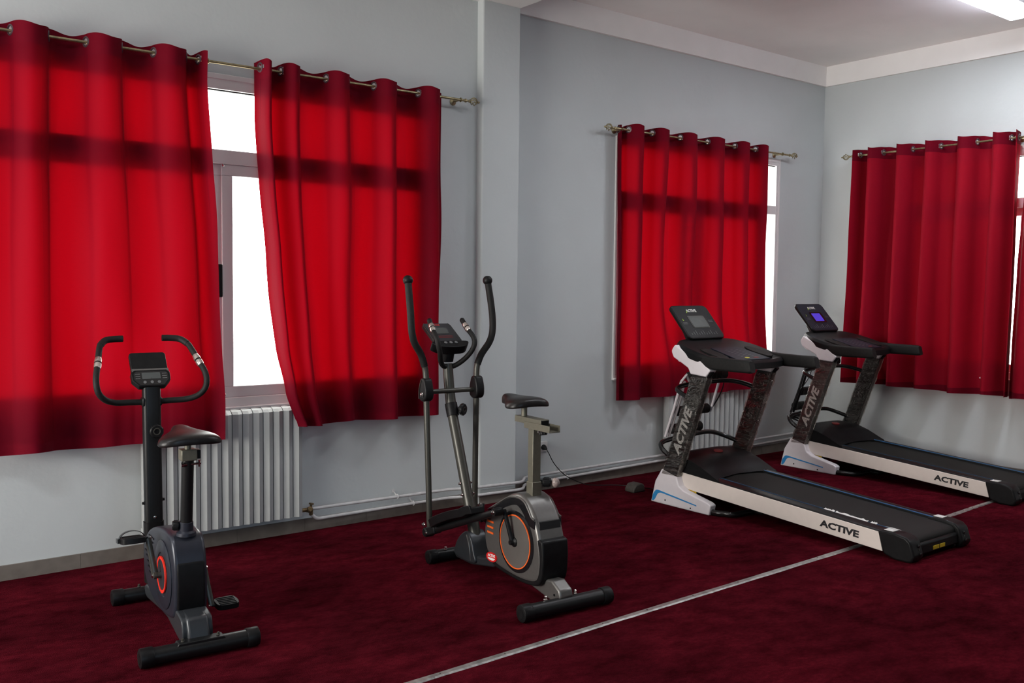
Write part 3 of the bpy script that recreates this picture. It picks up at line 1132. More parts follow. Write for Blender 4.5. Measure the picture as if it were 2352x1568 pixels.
# ------------------------------------------------------------------ upright exercise bike
B = empty('exercise_bike', (-6.98, -1.70, 0), -YAW, 'upright black exercise bike with open loop handlebars at the far left', 'exercise bike')
st = stabilizer(B, 0.0, 0.252, 0.036, BLKMET, BLACK)
st['label'] = 'long rear floor tube nearest the camera'
MB().prism([(-0.105, -0.012), (-0.095, 0.004), (0.095, 0.004), (0.105, -0.012)], -0.024, 0.030, 'y', Matrix.Translation((-0.0, 0, 0.076))).build('saddle_plate', BLKMET, st, bevel=0.003)
for x in (-0.075, 0.075):
    bolt(st, (x, 0.0, 0.080), (0, 0, 1), 0.006, 0.014, GUN)
st = stabilizer(B, 0.87, 0.20, 0.034, BLKMET, BLACK)
bolt(st, (-0.07, 0.87, 0.075), (0, 0, 1), 0.006, 0.014, GUN)
# rear frame leg between the shell and the rear tube
b = MB()
b.prism([(0.012, 0.055), (0.020, 0.100), (0.050, 0.158), (0.20, 0.17), (0.50, 0.13), (0.85, 0.09), (0.89, 0.045), (0.80, 0.03), (0.5, 0.055), (0.2, 0.06)], -0.047, 0.047, 'x')
b.build('base_frame', SLATE2, B, bevel=0.012, bseg=3)
b = MB()
b.prism(sp2([(0.046, 0.062), (0.048, 0.122), (0.078, 0.156), (0.20, 0.165), (0.34, 0.14), (0.34, 0.10), (0.20, 0.07), (0.10, 0.052)], 3, True), -0.066, 0.066, 'x')
b.build('lower_shroud', SLATE2, B, bevel=0.010, bseg=3)
# main shell
shell = sp2([(0.165, 0.135), (0.145, 0.25), (0.150, 0.36), (0.175, 0.435), (0.215, 0.478), (0.30, 0.490), (0.42, 0.478), (0.55, 0.45), (0.66, 0.405), (0.735, 0.335), (0.755, 0.26), (0.725, 0.175), (0.62, 0.115), (0.45, 0.09), (0.28, 0.10)], 4, True)
b = MB().prism(shell, -0.072, 0.072, 'x')
sh = b.build('shell', SLATE, B, bevel=0.016, bseg=4)
# darker insert in the rear face
MB().prism([(0.164, 0.140), (0.1445, 0.175), (0.1415, 0.25), (0.1425, 0.33), (0.150, 0.375), (0.20, 0.375), (0.20, 0.14)], -0.062, 0.062, 'x').build('rear_insert', BLACK, sh, bevel=0.010, bseg=3)
for sx in (-1, 1):
    nrm = (sx, 0, 0)
    c = Vector((sx * 0.072, 0.34, 0.28))
    MB().lathe([(0.155, -0.004), (0.155, 0.004), (0.148, 0.007), (0.10, 0.008), (0.098, 0.004)], c, nrm, 48).build('side_disc', SLATE, sh)
    MB().lathe([(0.083, 0.006), (0.083, 0.012), (0.070, 0.012), (0.070, 0.006)], c, nrm, 40).build('red_ring', REDR, sh)
    MB().lathe([(0.071, 0.0), (0.071, 0.010), (0.03, 0.012), (0.02, 0.012)], c, nrm, 36).build('hub_cover', DISCB, sh)
    vb = MB()
    for k in range(9):
        z0 = 0.22 + 0.022 * k
        y1 = 0.70 - 0.02 * abs(k - 4)
        vb.box(sx * 0.0735 - 0.002, sx * 0.0735 + 0.002, y1 - 0.10, y1, z0, z0 + 0.006)
    vb.build('vent_slots', BLACK, sh, smooth=False)
# crank arms and pedals
for sx, zc, yc in ((-1, 0.445, 0.385), (1, 0.115, 0.285)):
    ca = MB()
    ca.tube([(sx * 0.072, 0.34, 0.28), (sx * 0.112, 0.34, 0.28)], 0.014, 14)
    ca.tube([(sx * 0.108, 0.34, 0.28), (sx * 0.118, (0.34 + yc) / 2, (0.28 + zc) / 2), (sx * 0.128, yc, zc)], [0.013, 0.011, 0.011], 12, oval=(0.6, 1.2), smooth=3)
    ca.lathe([(0.016, 0), (0.016, 0.012), (0.008, 0.016)], (sx * 0.104, 0.34, 0.28), (sx, 0, 0), 14)
    c_o = ca.build('crank_arm', GUN, B)
    bolt(c_o, (sx * 0.119, 0.34, 0.28), (sx, 0, 0), 0.008, 0.006)
    bolt(c_o, (sx * 0.118, yc, zc), (-sx, 0, 0), 0.007, 0.006)
    pd = MB()
    px0, px1 = sx * 0.145, sx * 0.245
    x0, x1 = min(px0, px1), max(px0, px1)
    Mp = Matrix.Translation(((x0 + x1) / 2, yc, zc)) @ Matrix.Rotation(-0.12 if sx < 0 else 0.08, 4, 'X')
    out = sp2([(-0.050, -0.030), (-0.052, 0.02), (-0.035, 0.048), (0.035, 0.052), (0.052, 0.02), (0.050, -0.030), (0.03, -0.046), (-0.03, -0.046)], 3, True)
    pd.prism(out, -0.013, 0.012, 'z', Mp)
    for k in range(5):
        yy = -0.036 + 0.018 * k
        pd.box(-0.040, 0.040, yy - 0.003, yy + 0.003, 0.010, 0.0155, Mp)
    pd.tube([(sx * 0.128, yc, zc), ((x0 + x1) / 2, yc, zc)], 0.007, 10)
    po = pd.build('pedal', BLACK, B, bevel=0.003)
    sb = MB()
    if sx < 0:
        loops = []
        for i in range(17):
            a = PI * i / 16
            p = Mp @ Vector((-0.054 * math.cos(a), 0.012, 0.004 + 0.036 * math.sin(a)))
            dy = Mp.to_3x3() @ Vector((0, 0.013, 0))
            dr = Mp.to_3x3() @ Vector((-0.0015 * math.cos(a), 0, 0.0015 * math.sin(a)))
            loops.append([p - dy - dr, p + dy - dr, p + dy + dr, p - dy + dr])
        sb.ring(loops)
        sb.box(-0.064, -0.054, -0.01, 0.03, -0.008, 0.012, Mp)
        sb.build('toe_strap', GLOSSB, po)
# front post
b = MB()
b.ring([[Vector((u, 0.848 + 0.025 * t + v, 0.26 + 0.83 * t)) for u, v in rrect(0.086, 0.058, 0.020, 5)] for t in (0.0, 1.0)])
post = b.build('front_post', BLKMET, B)
MB().ring([[Vector((u, 0.845 + 0.008 * t + v, 0.10 + 0.305 * t)) for u, v in rrect(0.094, 0.066, 0.022, 5)] for t in (0.0, 1.0)]).build('post_sleeve', BLACK, post)
for x, z in ((-0.043, 0.50), (0.043, 0.51)):
    bolt(post, (x, 0.852, z), (math.copysign(1, x), 0, 0), 0.007, 0.012, BLACK)
bolt(post, (0, 0.824, 0.43), (0, -1, 0), 0.006, 0.007, CHROME)
k = knob(post, (0.012, 0.836, 0.862), (0, -1, 0), 0.033, 0.028, 'tension_knob')
MB().torus((0, -0.026, 0), (0, 1, 0), 0.016, 0.003, 24, 8).build('knob_ring', GUN, k)
# handlebar
hp = [(0.0, 0.872, 1.005), (0.10, 0.868, 1.008), (0.170, 0.855, 1.012), (0.220, 0.835, 1.030), (0.252, 0.822, 1.065), (0.262, 0.825, 1.110), (0.257, 0.850, 1.155), (0.240, 0.905, 1.205), (0.228, 0.950, 1.245), (0.212, 1.000, 1.285), (0.183, 1.035, 1.307), (0.140, 1.048, 1.313), (0.096, 1.050, 1.314)]
full = [(-x, y, z) for x, y, z in reversed(hp)] + hp[1:]
hb = MB().tube(full, 0.0150, 14, smooth=5).build('handlebar', MATTE, B)
for sx in (-1, 1):
    MB().tube([(sx * x, y, z) for x, y, z in hp[9:]], 0.0168, 14, smooth=5).build('end_grip', MATTE, hb)
    d = Vector((sx * (0.228 - 0.257), 0.950 - 0.850, 1.245 - 1.155)).normalized()
    c = Vector((sx * 0.2405, 0.903, 1.203))
    for q in (-1, 1):
        so = MB().tube([c + d * (q * 0.005), c + d * (q * 0.020), c + d * (q * 0.036)], [0.0178, 0.0182, 0.0155], 14).build('pulse_sensor', SENSOR, hb)
MB().box(-0.048, 0.048, 0.845, 0.90, 0.985, 1.03).build('bar_clamp', BLACK, hb, bevel=0.008)
# console
up = Vector((0, 0.105, 0.150)).normalized()
CM = basis((0, 0.836, 1.088), (1, 0, 0), up)
lowp = [(-0.062, 0.0), (-0.092, 0.035), (-0.094, 0.075), (-0.085, 0.098), (0.085, 0.098), (0.094, 0.075), (0.092, 0.035), (0.062, 0.0)]
cb = MB().prism(lowp, -0.035, 0.0, 'z', CM)
cb.prism(rrect(0.176, 0.125, 0.016, cx=0, cy=0.138), -0.030, -0.008, 'z', CM)
co = cb.build('console', BLACK, B, bevel=0.004, bseg=3)
MB().prism([(-0.088, 0.082), (-0.088, 0.099), (0.088, 0.099), (0.088, 0.082), (0.075, 0.090), (-0.075, 0.090)], 0.0, 0.003, 'z', CM).build('silver_trim', SILVER, co, smooth=False)
MB().prism([(-0.056, 0.006), (-0.082, 0.036), (-0.082, 0.070), (-0.070, 0.084), (0.070, 0.084), (0.082, 0.070), (0.082, 0.036), (0.056, 0.006)], 0.0, 0.002, 'z', CM).build('front_label', GLOSSB, co, smooth=False)
MB().prism(rrect(0.088, 0.036, 0.003, cx=0, cy=0.058), 0.001, 0.0035, 'z', CM).build('display', LCDD, co, smooth=False)
for x in (-0.034, 0, 0.034):
    MB().lathe([(0.0075, 0), (0.0075, 0.002), (0.0055, 0.002), (0.0055, 0.0005)], CM @ Vector((x, 0.022, 0.002)), CM.to_3x3() @ Vector((0, 0, 1)), 18).build('button', PRINTD, co)
for sx in (-1, 1):
    for r_ in range(3):
        pb = MB()
        pb.box(sx * 0.064 - 0.011, sx * 0.064 + 0.011, 0.042 + 0.013 * r_, 0.0445 + 0.013 * r_, 0.002, 0.0028, CM)
        pb.build('menu_mark', PRINTD, co, smooth=False)
MB().tube([(0, 0.870, 1.06), (0, 0.885, 1.12)], 0.028, 16).build('console_neck', BLACK, co)
# seat
po = MB().tube([(0, 0.226, 0.470), (0, 0.182, 0.835)], 0.0265, 20).build('seat_tube', BLKMET, B)
MB().lathe([(0.044, -0.004), (0.042, 0.010), (0.032, 0.018), (0.030, 0.055), (0.0275, 0.057)], (0, 0.224, 0.484), (0, -0.08, 1), 24).build('tube_collar', SLATE, po)
knob(po, (-0.028, 0.225, 0.525), (-1, 0.3, 0), 0.022, 0.03, 'height_knob')
b = MB().box(-0.034, 0.034, 0.150, 0.212, 0.822, 0.872)
sc_ = b.build('seat_clamp', TAUPE, B, bevel=0.004)
MB().box(0.034, 0.050, 0.156, 0.206, 0.828, 0.868).build('clamp_plate', BLACK, sc_, bevel=0.003)
b = MB().tube([(-0.03, 0.165, 0.806), (0.052, 0.165, 0.806)], 0.005, 10)
b.lathe([(0.010, 0), (0.010, 0.012)], (-0.034, 0.165, 0.806), (1, 0, 0), 10)
b.tube([(0.045, 0.165, 0.792), (0.045, 0.165, 0.820)], 0.005, 8)
b.build('clamp_bolt', CHROME, sc_)
MB().tube([(0, 0.181, 0.868), (0, 0.181, 0.905)], 0.014, 14).build('saddle_stem', TAUPE, B)
so_ = saddle(B, (-0.004, 0.185, 0.922), 0.27)
so_.scale = (1.10, 1.0, 0.80)

# ------------------------------------------------------------------ elliptical trainer with seat
Epos = (-5.35, -2.22, 0)
E_ = empty('elliptical_trainer', Epos, -YAW, 'silver and grey elliptical trainer with a seat and two tall swing arms', 'elliptical trainer')
st = stabilizer(E_, 0.0, 0.272, 0.037, BLKMET, BLACK)
st['label'] = 'long rear floor tube nearest the camera'
for x in (-0.09, 0.09):
    bolt(st, (x - 0.03, 0.01, 0.080), (0, 0, 1), 0.008, 0.022)
st = stabilizer(E_, 1.065, 0.20, 0.034, BLKMET, BLACK)
bolt(st, (-0.09, 1.05, 0.073), (0, 0, 1), 0.008, 0.016)
b = MB()
b.prism([(-0.015, 0.078), (-0.005, 0.115), (0.06, 0.150), (0.30, 0.12), (0.36, 0.095), (0.10, 0.052), (0.035, 0.045)], -0.048, 0.034, 'x')
lg = b.build('rear_leg', SILVER, E_, bevel=0.010, bseg=3)
MB().lathe([(0.006, 0), (0.006, 0.003)], (-0.048, 0.035, 0.085), (-1, 0, 0), 12).build('screw', BLACK, lg)
b = MB().prism([(0.50, 0.13), (0.60, 0.145), (0.72, 0.098), (0.95, 0.072), (1.04, 0.055), (1.02, 0.028), (0.85, 0.028), (0.62, 0.070)], -0.040, 0.040, 'x')
b.build('front_frame', SLATE2, E_, bevel=0.010, bseg=3)
fin = sp2([(1.00, 0.05), (1.00, 0.11), (0.96, 0.165), (0.905, 0.205), (0.865, 0.212), (0.825, 0.180), (0.802, 0.12), (0.79, 0.05)], 4, True)
b = MB().prism(fin, -0.056, 0.056, 'x')
fo = b.build('post_base_cover', SLATE2, E_, bevel=0.014, bseg=4)
b = MB()
b.tube([(-0.056, 0.870, 0.196), (-0.0575, 0.842, 0.155), (-0.0575, 0.828, 0.10), (-0.0565, 0.825, 0.06)], [0.004, 0.005, 0.004, 0.002], 8, smooth=4)
b.build('cover_trim', SILVER, fo)
# main shell
eo = sp2([(0.135, 0.125), (0.105, 0.22), (0.118, 0.31), (0.150, 0.40), (0.190, 0.465), (0.250, 0.520), (0.320, 0.540), (0.400, 0.520), (0.500, 0.462), (0.590, 0.405), (0.635, 0.335), (0.645, 0.25), (0.615, 0.17), (0.54, 0.12), (0.40, 0.10), (0.25, 0.098)], 4, True)
es = MB().prism(eo, -0.082, 0.082, 'x').build('shell', SILVER, E_, bevel=0.022, bseg=5)
band = sp2([(0.60, 0.395), (0.50, 0.448), (0.40, 0.500), (0.32, 0.515), (0.262, 0.502), (0.222, 0.462), (0.195, 0.435), (0.166, 0.427)], 4) + sp2([(0.160, 0.388), (0.190, 0.391), (0.225, 0.405), (0.262, 0.445), (0.300, 0.472), (0.34, 0.478), (0.42, 0.452), (0.52, 0.402), (0.60, 0.375)], 4)
b = MB()
for sx in (-1, 1):
    b.prism(band, sx * 0.0785, sx * 0.0835, 'x')
b.prism([(0.1425, 0.386), (0.148, 0.424), (0.19, 0.424), (0.19, 0.386)], -0.064, 0.064, 'x')
b.build('black_band', GLOSSB, es, smooth=False)
for sx in (-1, 1):
    pts = [(sx * 0.0830, y, z) for y, z in ((0.60, 0.402), (0.50, 0.456), (0.40, 0.507), (0.32, 0.522), (0.255, 0.508), (0.215, 0.470), (0.190, 0.442), (0.166, 0.434))]
    MB().tube(pts, 0.0042, 8, smooth=4).build('shell_rib', SILVER, es)
black = sp2([(0.100, 0.335), (0.093, 0.24), (0.120, 0.118), (0.25, 0.088), (0.40, 0.090), (0.55, 0.108), (0.635, 0.172)], 4) + sp2([(0.60, 0.185), (0.53, 0.140), (0.40, 0.124), (0.31, 0.128), (0.262, 0.150), (0.225, 0.215), (0.175, 0.300), (0.140, 0.345)], 4)
MB().prism(black, -0.080, 0.080, 'x').build('bottom_guard', BLACK, es, bevel=0.012, bseg=3)
WC = Vector((0, 0.328, 0.288))
for sx in (-1, 1):
    c = WC + Vector((sx * 0.082, 0, 0))
    n = (sx, 0, 0)
    MB().lathe([(0.160, -0.004), (0.160, 0.003), (0.148, 0.006), (0.140, 0.006), (0.140, 0.0)], c, n, 56).build('wheel_rim', GLOSSB, es)
    MB().lathe([(0.1400, 0.003), (0.1400, 0.010), (0.1345, 0.010), (0.1345, 0.003)], c, n, 56).build('orange_ring', ORANGE, es)
    wd = MB().lathe([(0.135, 0.0), (0.135, 0.007), (0.02, 0.012), (0.001, 0.012)], c, n, 56).build('wheel_disc', DISC, es)
    MB().lathe([(0.026, 0.0), (0.026, 0.006), (0.016, 0.014), (0.012, 0.030)], c + Vector((sx * 0.01, 0, 0)), n, 24).build('hub', BLACK, wd)
    vb = MB()
    for k in range(3):
        vb.box(sx * 0.083 - 0.002, sx * 0.083 + 0.002, 0.545, 0.605, 0.335 - 0.03 * k, 0.345 - 0.03 * k)
    vb.build('orange_vent', ORANGE, es, smooth=False)
# oval badge low on the left front
bc = Matrix.Translation((0, 0.558, 0.150)) @ Matrix.Rotation(math.radians(-4), 4, 'X')
b = MB()
el = [(0.052 * math.cos(2 * PI * k / 32), 0.026 * math.sin(2 * PI * k / 32)) for k in range(32)]
b.prism(el, -0.0868, -0.082, 'x', bc)
bd = b.build('oval_badge', REDP, es, smooth=False)
b = MB()
el2 = [(0.036 * math.cos(PI + PI * k / 16), -0.004 + 0.013 * math.sin(PI + PI * k / 16)) for k in range(17)]
b.prism(el2, -0.0876, -0.0865, 'x', bc)
b.build('badge_mark', PRINT, bd, smooth=False)
text('ACTIVE', 'badge_lettering', 0.021, bc @ yz_face(-0.0868, -1) @ Matrix.Translation((0, 0.008, 0)), PRINT, bd, shear=0.2, bold=0.0008)
# mast
mp_ = [(0, 0.862, 0.16), (0, 1.062, 0.66), (0, 1.155, 0.90), (0, 1.200, 1.14)]
mast = MB().tube(mp_, 0.0305, 22, oval=(1.0, 1.0), smooth=4).build('mast', GUN, E_)
MB().tube([(0, 0.862, 0.165), (0, 0.948, 0.385)], 0.0345, 22).build('mast_sleeve', GUN, mast)
for x, y, z in ((-0.033, 0.985, 0.465), (-0.034, 0.958, 0.405), (0.033, 0.985, 0.465), (0.034, 0.958, 0.405)):
    bolt(mast, (x, y, z), (math.copysign(1, x), 0, 0), 0.007, 0.012)
cl = MB()
cl.tube([(0, 1.130, 0.838), (0, 1.158, 0.908)], 0.037, 18)
cl = cl.build('mast_collar', BLACK, mast)
k = knob(cl, (0.042, 1.112, 0.876), (0.5, -0.85, 0), 0.034, 0.026, 'tension_knob')
MB().torus((0.012, -0.021, 0), (0.5, -0.85, 0), 0.013, 0.003, 24, 8).build('knob_ring', GUN, k)
# pivot axle
MB().tube([(-0.165, 1.150, 0.985), (0.165, 1.150, 0.985)], 0.0145, 16).build('pivot_axle', GUN, E_)
# swing arms
for sx in (-1, 1):
    if sx < 0:
        arm = [(-0.170, 1.098, 0.200), (-0.170, 1.120, 0.55), (-0.170, 1.145, 0.92), (-0.170, 1.150, 1.06), (-0.178, 1.155, 1.135), (-0.205, 1.150, 1.205), (-0.255, 1.135, 1.275), (-0.275, 1.130, 1.345), (-0.276, 1.145, 1.46), (-0.270, 1.190, 1.63)]
    else:
        arm = [(0.170, 1.155, 0.265), (0.170, 1.155, 0.55), (0.170, 1.150, 0.92), (0.170, 1.150, 1.06), (0.178, 1.152, 1.135), (0.205, 1.150, 1.195), (0.262, 1.150, 1.270), (0.285, 1.155, 1.345), (0.284, 1.165, 1.46), (0.268, 1.190, 1.635)]
    ao = MB().tube(arm, 0.0175, 16, smooth=5).build('swing_arm', GUN, E_)
    g = MB().tube(arm[4:], 0.0205, 16, smooth=5)
    go = g.build('foam_grip', MATTE, ao)
    MB().ball(arm[-1], 0.0295).build('end_ball', BLACK, ao)
    pc = MB()
    pts = sp2([(-0.040, -0.045), (-0.046, 0.0), (-0.034, 0.045), (-0.018, 0.072), (0.018, 0.072), (0.034, 0.045), (0.046, 0.0), (0.040, -0.045), (0.0, -0.062)], 3, True)
    pc.prism(pts, -0.026, 0.030, 'x', Matrix.Translation((sx * 0.172, 1.150, 0.992)))
    pco = pc.build('pivot_cover', BLACK, ao, bevel=0.010, bseg=3)
    bolt(pco, (sx * 0.172 + (-0.027 if sx < 0 else 0.031), 1.142, 0.97), (sx, 0, 0), 0.011, 0.012)
    pr_ = MB().tube([(sx * 0.172 + (-0.0275 if sx < 0 else 0.031), 1.18, 0.945), (sx * 0.172 + (-0.0285 if sx < 0 else 0.032), 1.178, 1.0), (sx * 0.172 + (-0.0275 if sx < 0 else 0.031), 1.155, 1.055)], 0.003, 8, smooth=4).build('cover_rib', GUN, pco)
    # pedal rail: from the arm foot to the crank
    if sx < 0:
        a0, a1 = Vector((-0.170, 1.108, 0.175)), Vector((-0.170, 0.372, 0.445))
        bk = Vector((-0.170, 0.372, 0.445))
    else:
        a0, a1 = Vector((0.170, 1.150, 0.235)), Vector((0.170, 0.285, 0.130))
        bk = a1
    rl = MB()
    d = (a1 - a0).normalized()
    rl.tube([a0 + d * 0.02, a0 + d * 0.30, a1 - d * 0.20, a1 - d * 0.02], [0.020, 0.020, 0.019, 0.017], 14)
    ro = rl.build('pedal_rail', BLKMET, E_)
    bb_ = MB()
    bb_.lathe([(0.024, -0.032), (0.028, -0.022), (0.028, 0.022), (0.024, 0.032)], a0, (1, 0, 0), 18)
    Mr = basis(a0, (1, 0, 0), d)
    bb_.box(-0.026, 0.026, -0.015, 0.11, -0.024, 0.022, Mr)
    bo = bb_.build('foot_bracket', BLACK, ro, bevel=0.006)
    bolt(bo, a0 + Vector((sx * 0.030, 0.0, 0.045)), (sx, 0, 0), 0.010, 0.014)
    bolt(bo, a0 + Vector((sx * 0.026, -0.02, 0.0)), (sx, 0, 0), 0.006, 0.008)
    MB().lathe([(0.020, -0.026), (0.022, -0.018), (0.022, 0.018), (0.020, 0.026)], a1, (1, 0, 0), 18).build('crank_bearing', BLACK, ro)
    bolt(ro, a1 + Vector((sx * 0.026, 0, 0)), (sx, 0, 0), 0.009, 0.010)
    # footplate: a long tray lying on the rail
    up_ = Vector((0, 0, 1))
    n_ = (up_ - d * up_.dot(d)).normalized()
    y0, y1 = (0.130, 0.600) if sx < 0 else (0.14, 0.55)
    loops = []
    for i in range(13):
        t = i / 12
        yy = y0 + (y1 - y0) * t
        c = a0 + d * yy + n_ * (0.038 + 0.014 * math.sin(PI * t) * 0.9 + (0.010 if t > 0.9 else 0))
        w = 0.070 * (1 - 0.35 * max(0, (t - 0.75) / 0.25) ** 2) * (1 - 0.25 * max(0, (0.12 - t) / 0.12))
        X = Vector((1, 0, 0))
        cc = c + Vector((sx * 0.005, 0, 0))
        loops.append([cc - X * (w - 0.006) - n_ * 0.026, cc + X * (w - 0.006) - n_ * 0.026, cc + X * (w + 0.004) + n_ * 0.020, cc + X * (w - 0.008) + n_ * 0.020, cc + X * (w - 0.012) + n_ * 0.004, cc - X * (w - 0.012) + n_ * 0.004, cc - X * (w - 0.008) + n_ * 0.020, cc - X * (w + 0.004) + n_ * 0.020])
    fp = MB().ring(loops)
    fpo = fp.build('footplate', BLACK, E_, bevel=0.003)
    rb = MB()
    for i in range(1, 12):
        yy = y0 + (y1 - y0) * i / 12
        c = a0 + d * yy + n_ * (0.044 + 0.0126 * math.sin(PI * i / 12))
        rb.tube([c - X * 0.042 + Vector((sx * 0.005, 0, 0)), c + X * 0.042 + Vector((sx * 0.005, 0, 0))], 0.003, 6)
    rb.build('tread_ribs', MATTE, fpo)
    ck = MB()
    w0 = WC + Vector((sx * 0.105, 0, 0))
    ck.tube([w0, Vector((sx * 0.128, bk.y, bk.z))], [0.013, 0.011], 12)
    ck.tube([Vector((sx * 0.120, bk.y, bk.z)), Vector((sx * 0.160, bk.y, bk.z))], 0.009, 10)
    ck.build('crank_arm', BLACK, E_)
# fixed inner handle
ih = [(0.0, 1.188, 1.122), (0.040, 1.180, 1.130), (0.078, 1.145, 1.165), (0.105, 1.105, 1.215), (0.122, 1.095, 1.262), (0.124, 1.112, 1.300), (0.119, 1.165, 1.342), (0.111, 1.222, 1.395)]
full = [(-x, y, z) for x, y, z in reversed(ih)] + ih[1:]
fh = MB().tube(full, 0.0150, 14, smooth=5).build('fixed_handle', MATTE, E_)
for sx in (-1, 1):
    c = Vector((sx * 0.117, 1.178, 1.354))
    d = Vector((sx * -0.008, 0.057, 0.053)).normalized()
    for q in (-1, 1):
        MB().tube([c + d * (q * 0.004), c + d * (q * 0.016), c + d * (q * 0.030)], [0.0178, 0.0182, 0.0150], 14).build('pulse_sensor', SENSOR, fh)
    MB().ball((sx * 0.111, 1.222, 1.395), 0.0155).build('handle_tip', BLACK, fh)
# console board
up = Vector((0, 0.190, 0.115)).normalized()
CM = basis((0, 1.170, 1.262), (1, 0, 0), up)
cb = MB().prism(rrect(0.186, 0.205, 0.018, cx=0, cy=0.110), -0.022, 0.0, 'z', CM)
cb.prism(sp2([(-0.110, 0.012), (-0.118, -0.010), (-0.080, -0.042), (0.0, -0.050), (0.080, -0.042), (0.118, -0.010), (0.110, 0.012), (0.0, 0.018)], 3, True), -0.045, 0.010, 'z', CM)
cb.tube([CM @ Vector((0, 0.02, -0.03)), (0, 1.200, 1.15)], [0.05, 0.033], 18)
co = cb.build('console', BLACK, E_, bevel=0.004, bseg=3)
MB().prism(rrect(0.176, 0.195, 0.014, cx=0, cy=0.112), 0.0, 0.002, 'z', CM).build('front_label', DISCB, co, smooth=False)
for sx in (-1, 1):
    MB().tube([CM @ Vector((sx * 0.092, 0.03, 0.001)), CM @ Vector((sx * 0.092, 0.19, 0.001)), CM @ Vector((sx * 0.082, 0.212, 0.001))], 0.0016, 6).build('edge_trim', GUN, co)
MB().prism(rrect(0.088, 0.062, 0.003, cx=0, cy=0.130), 0.001, 0.004, 'z', CM).build('display', LCD, co, smooth=False)
text('ACTIVE', 'lettering', 0.016, CM @ Matrix.Translation((-0.01, 0.192, 0.002)), REDP, co, bold=0.0006)
for k in range(2):
    MB().box(-0.055, 0.050, 0.072 - 0.014 * k, 0.077 - 0.014 * k, 0.002, 0.0028, CM).build('printed_line', DREDP, co, smooth=False)
for x in (-0.035, 0.0, 0.035):
    MB().lathe([(0.010, 0), (0.010, 0.003), (0.006, 0.005)], CM @ Vector((x, -0.005, 0.010)), CM.to_3x3() @ Vector((0, 0, 1)), 16).build('button', PRINTD, co)
# seat assembly
po = MB().box(-0.022, 0.028, 0.272, 0.318, 0.50, 0.885).build('seat_post', TAUPE, E_, bevel=0.003)
MB().box(-0.026, 0.032, 0.267, 0.323, 0.50, 0.600).build('post_sleeve', TAUPE, po, bevel=0.003)
k = knob(po, (0.048, 0.285, 0.592), (0.75, -0.65, 0), 0.024, 0.045, 'height_knob', BLACK)
MB().ball((0.052, -0.046, 0.0), 0.024, sc=(0.9, 0.9, 1.1)).build('plastic_bag', TAG, k)
sl = MB()
sl.box(-0.024, 0.030, 0.205, 0.440, 0.895, 0.928)
slo = sl.build('seat_slider', TAUPE, E_, bevel=0.002)
MB().box(-0.018, 0.024, 0.203, 0.206, 0.899, 0.924).build('slider_end', BLACK, slo, smooth=False)
ch = MB()
ch.box(-0.030, -0.026, 0.120, 0.345, 0.878, 0.908)
ch.box(0.032, 0.036, 0.120, 0.345, 0.878, 0.908)
ch.box(-0.030, 0.036, 0.120, 0.345, 0.874, 0.879)
ch.build('slider_channel', TAUPE, slo, bevel=0.001)
knob(slo, (0.006, 0.225, 0.866), (0, -0.2, -1), 0.020, 0.018, 'slider_knob')
bolt(slo, (0.006, 0.262, 0.872), (0, 0, -1), 0.007, 0.020)
MB().tube([(0.003, 0.392, 0.925), (0.003, 0.392, 0.985)], 0.0155, 16).build('saddle_stem', TAUPE, E_)
so_ = saddle(E_, (0, 0.418, 0.995), 0.28, tilt=-0.06)
so_.scale = (1.0, 1.0, 0.82)

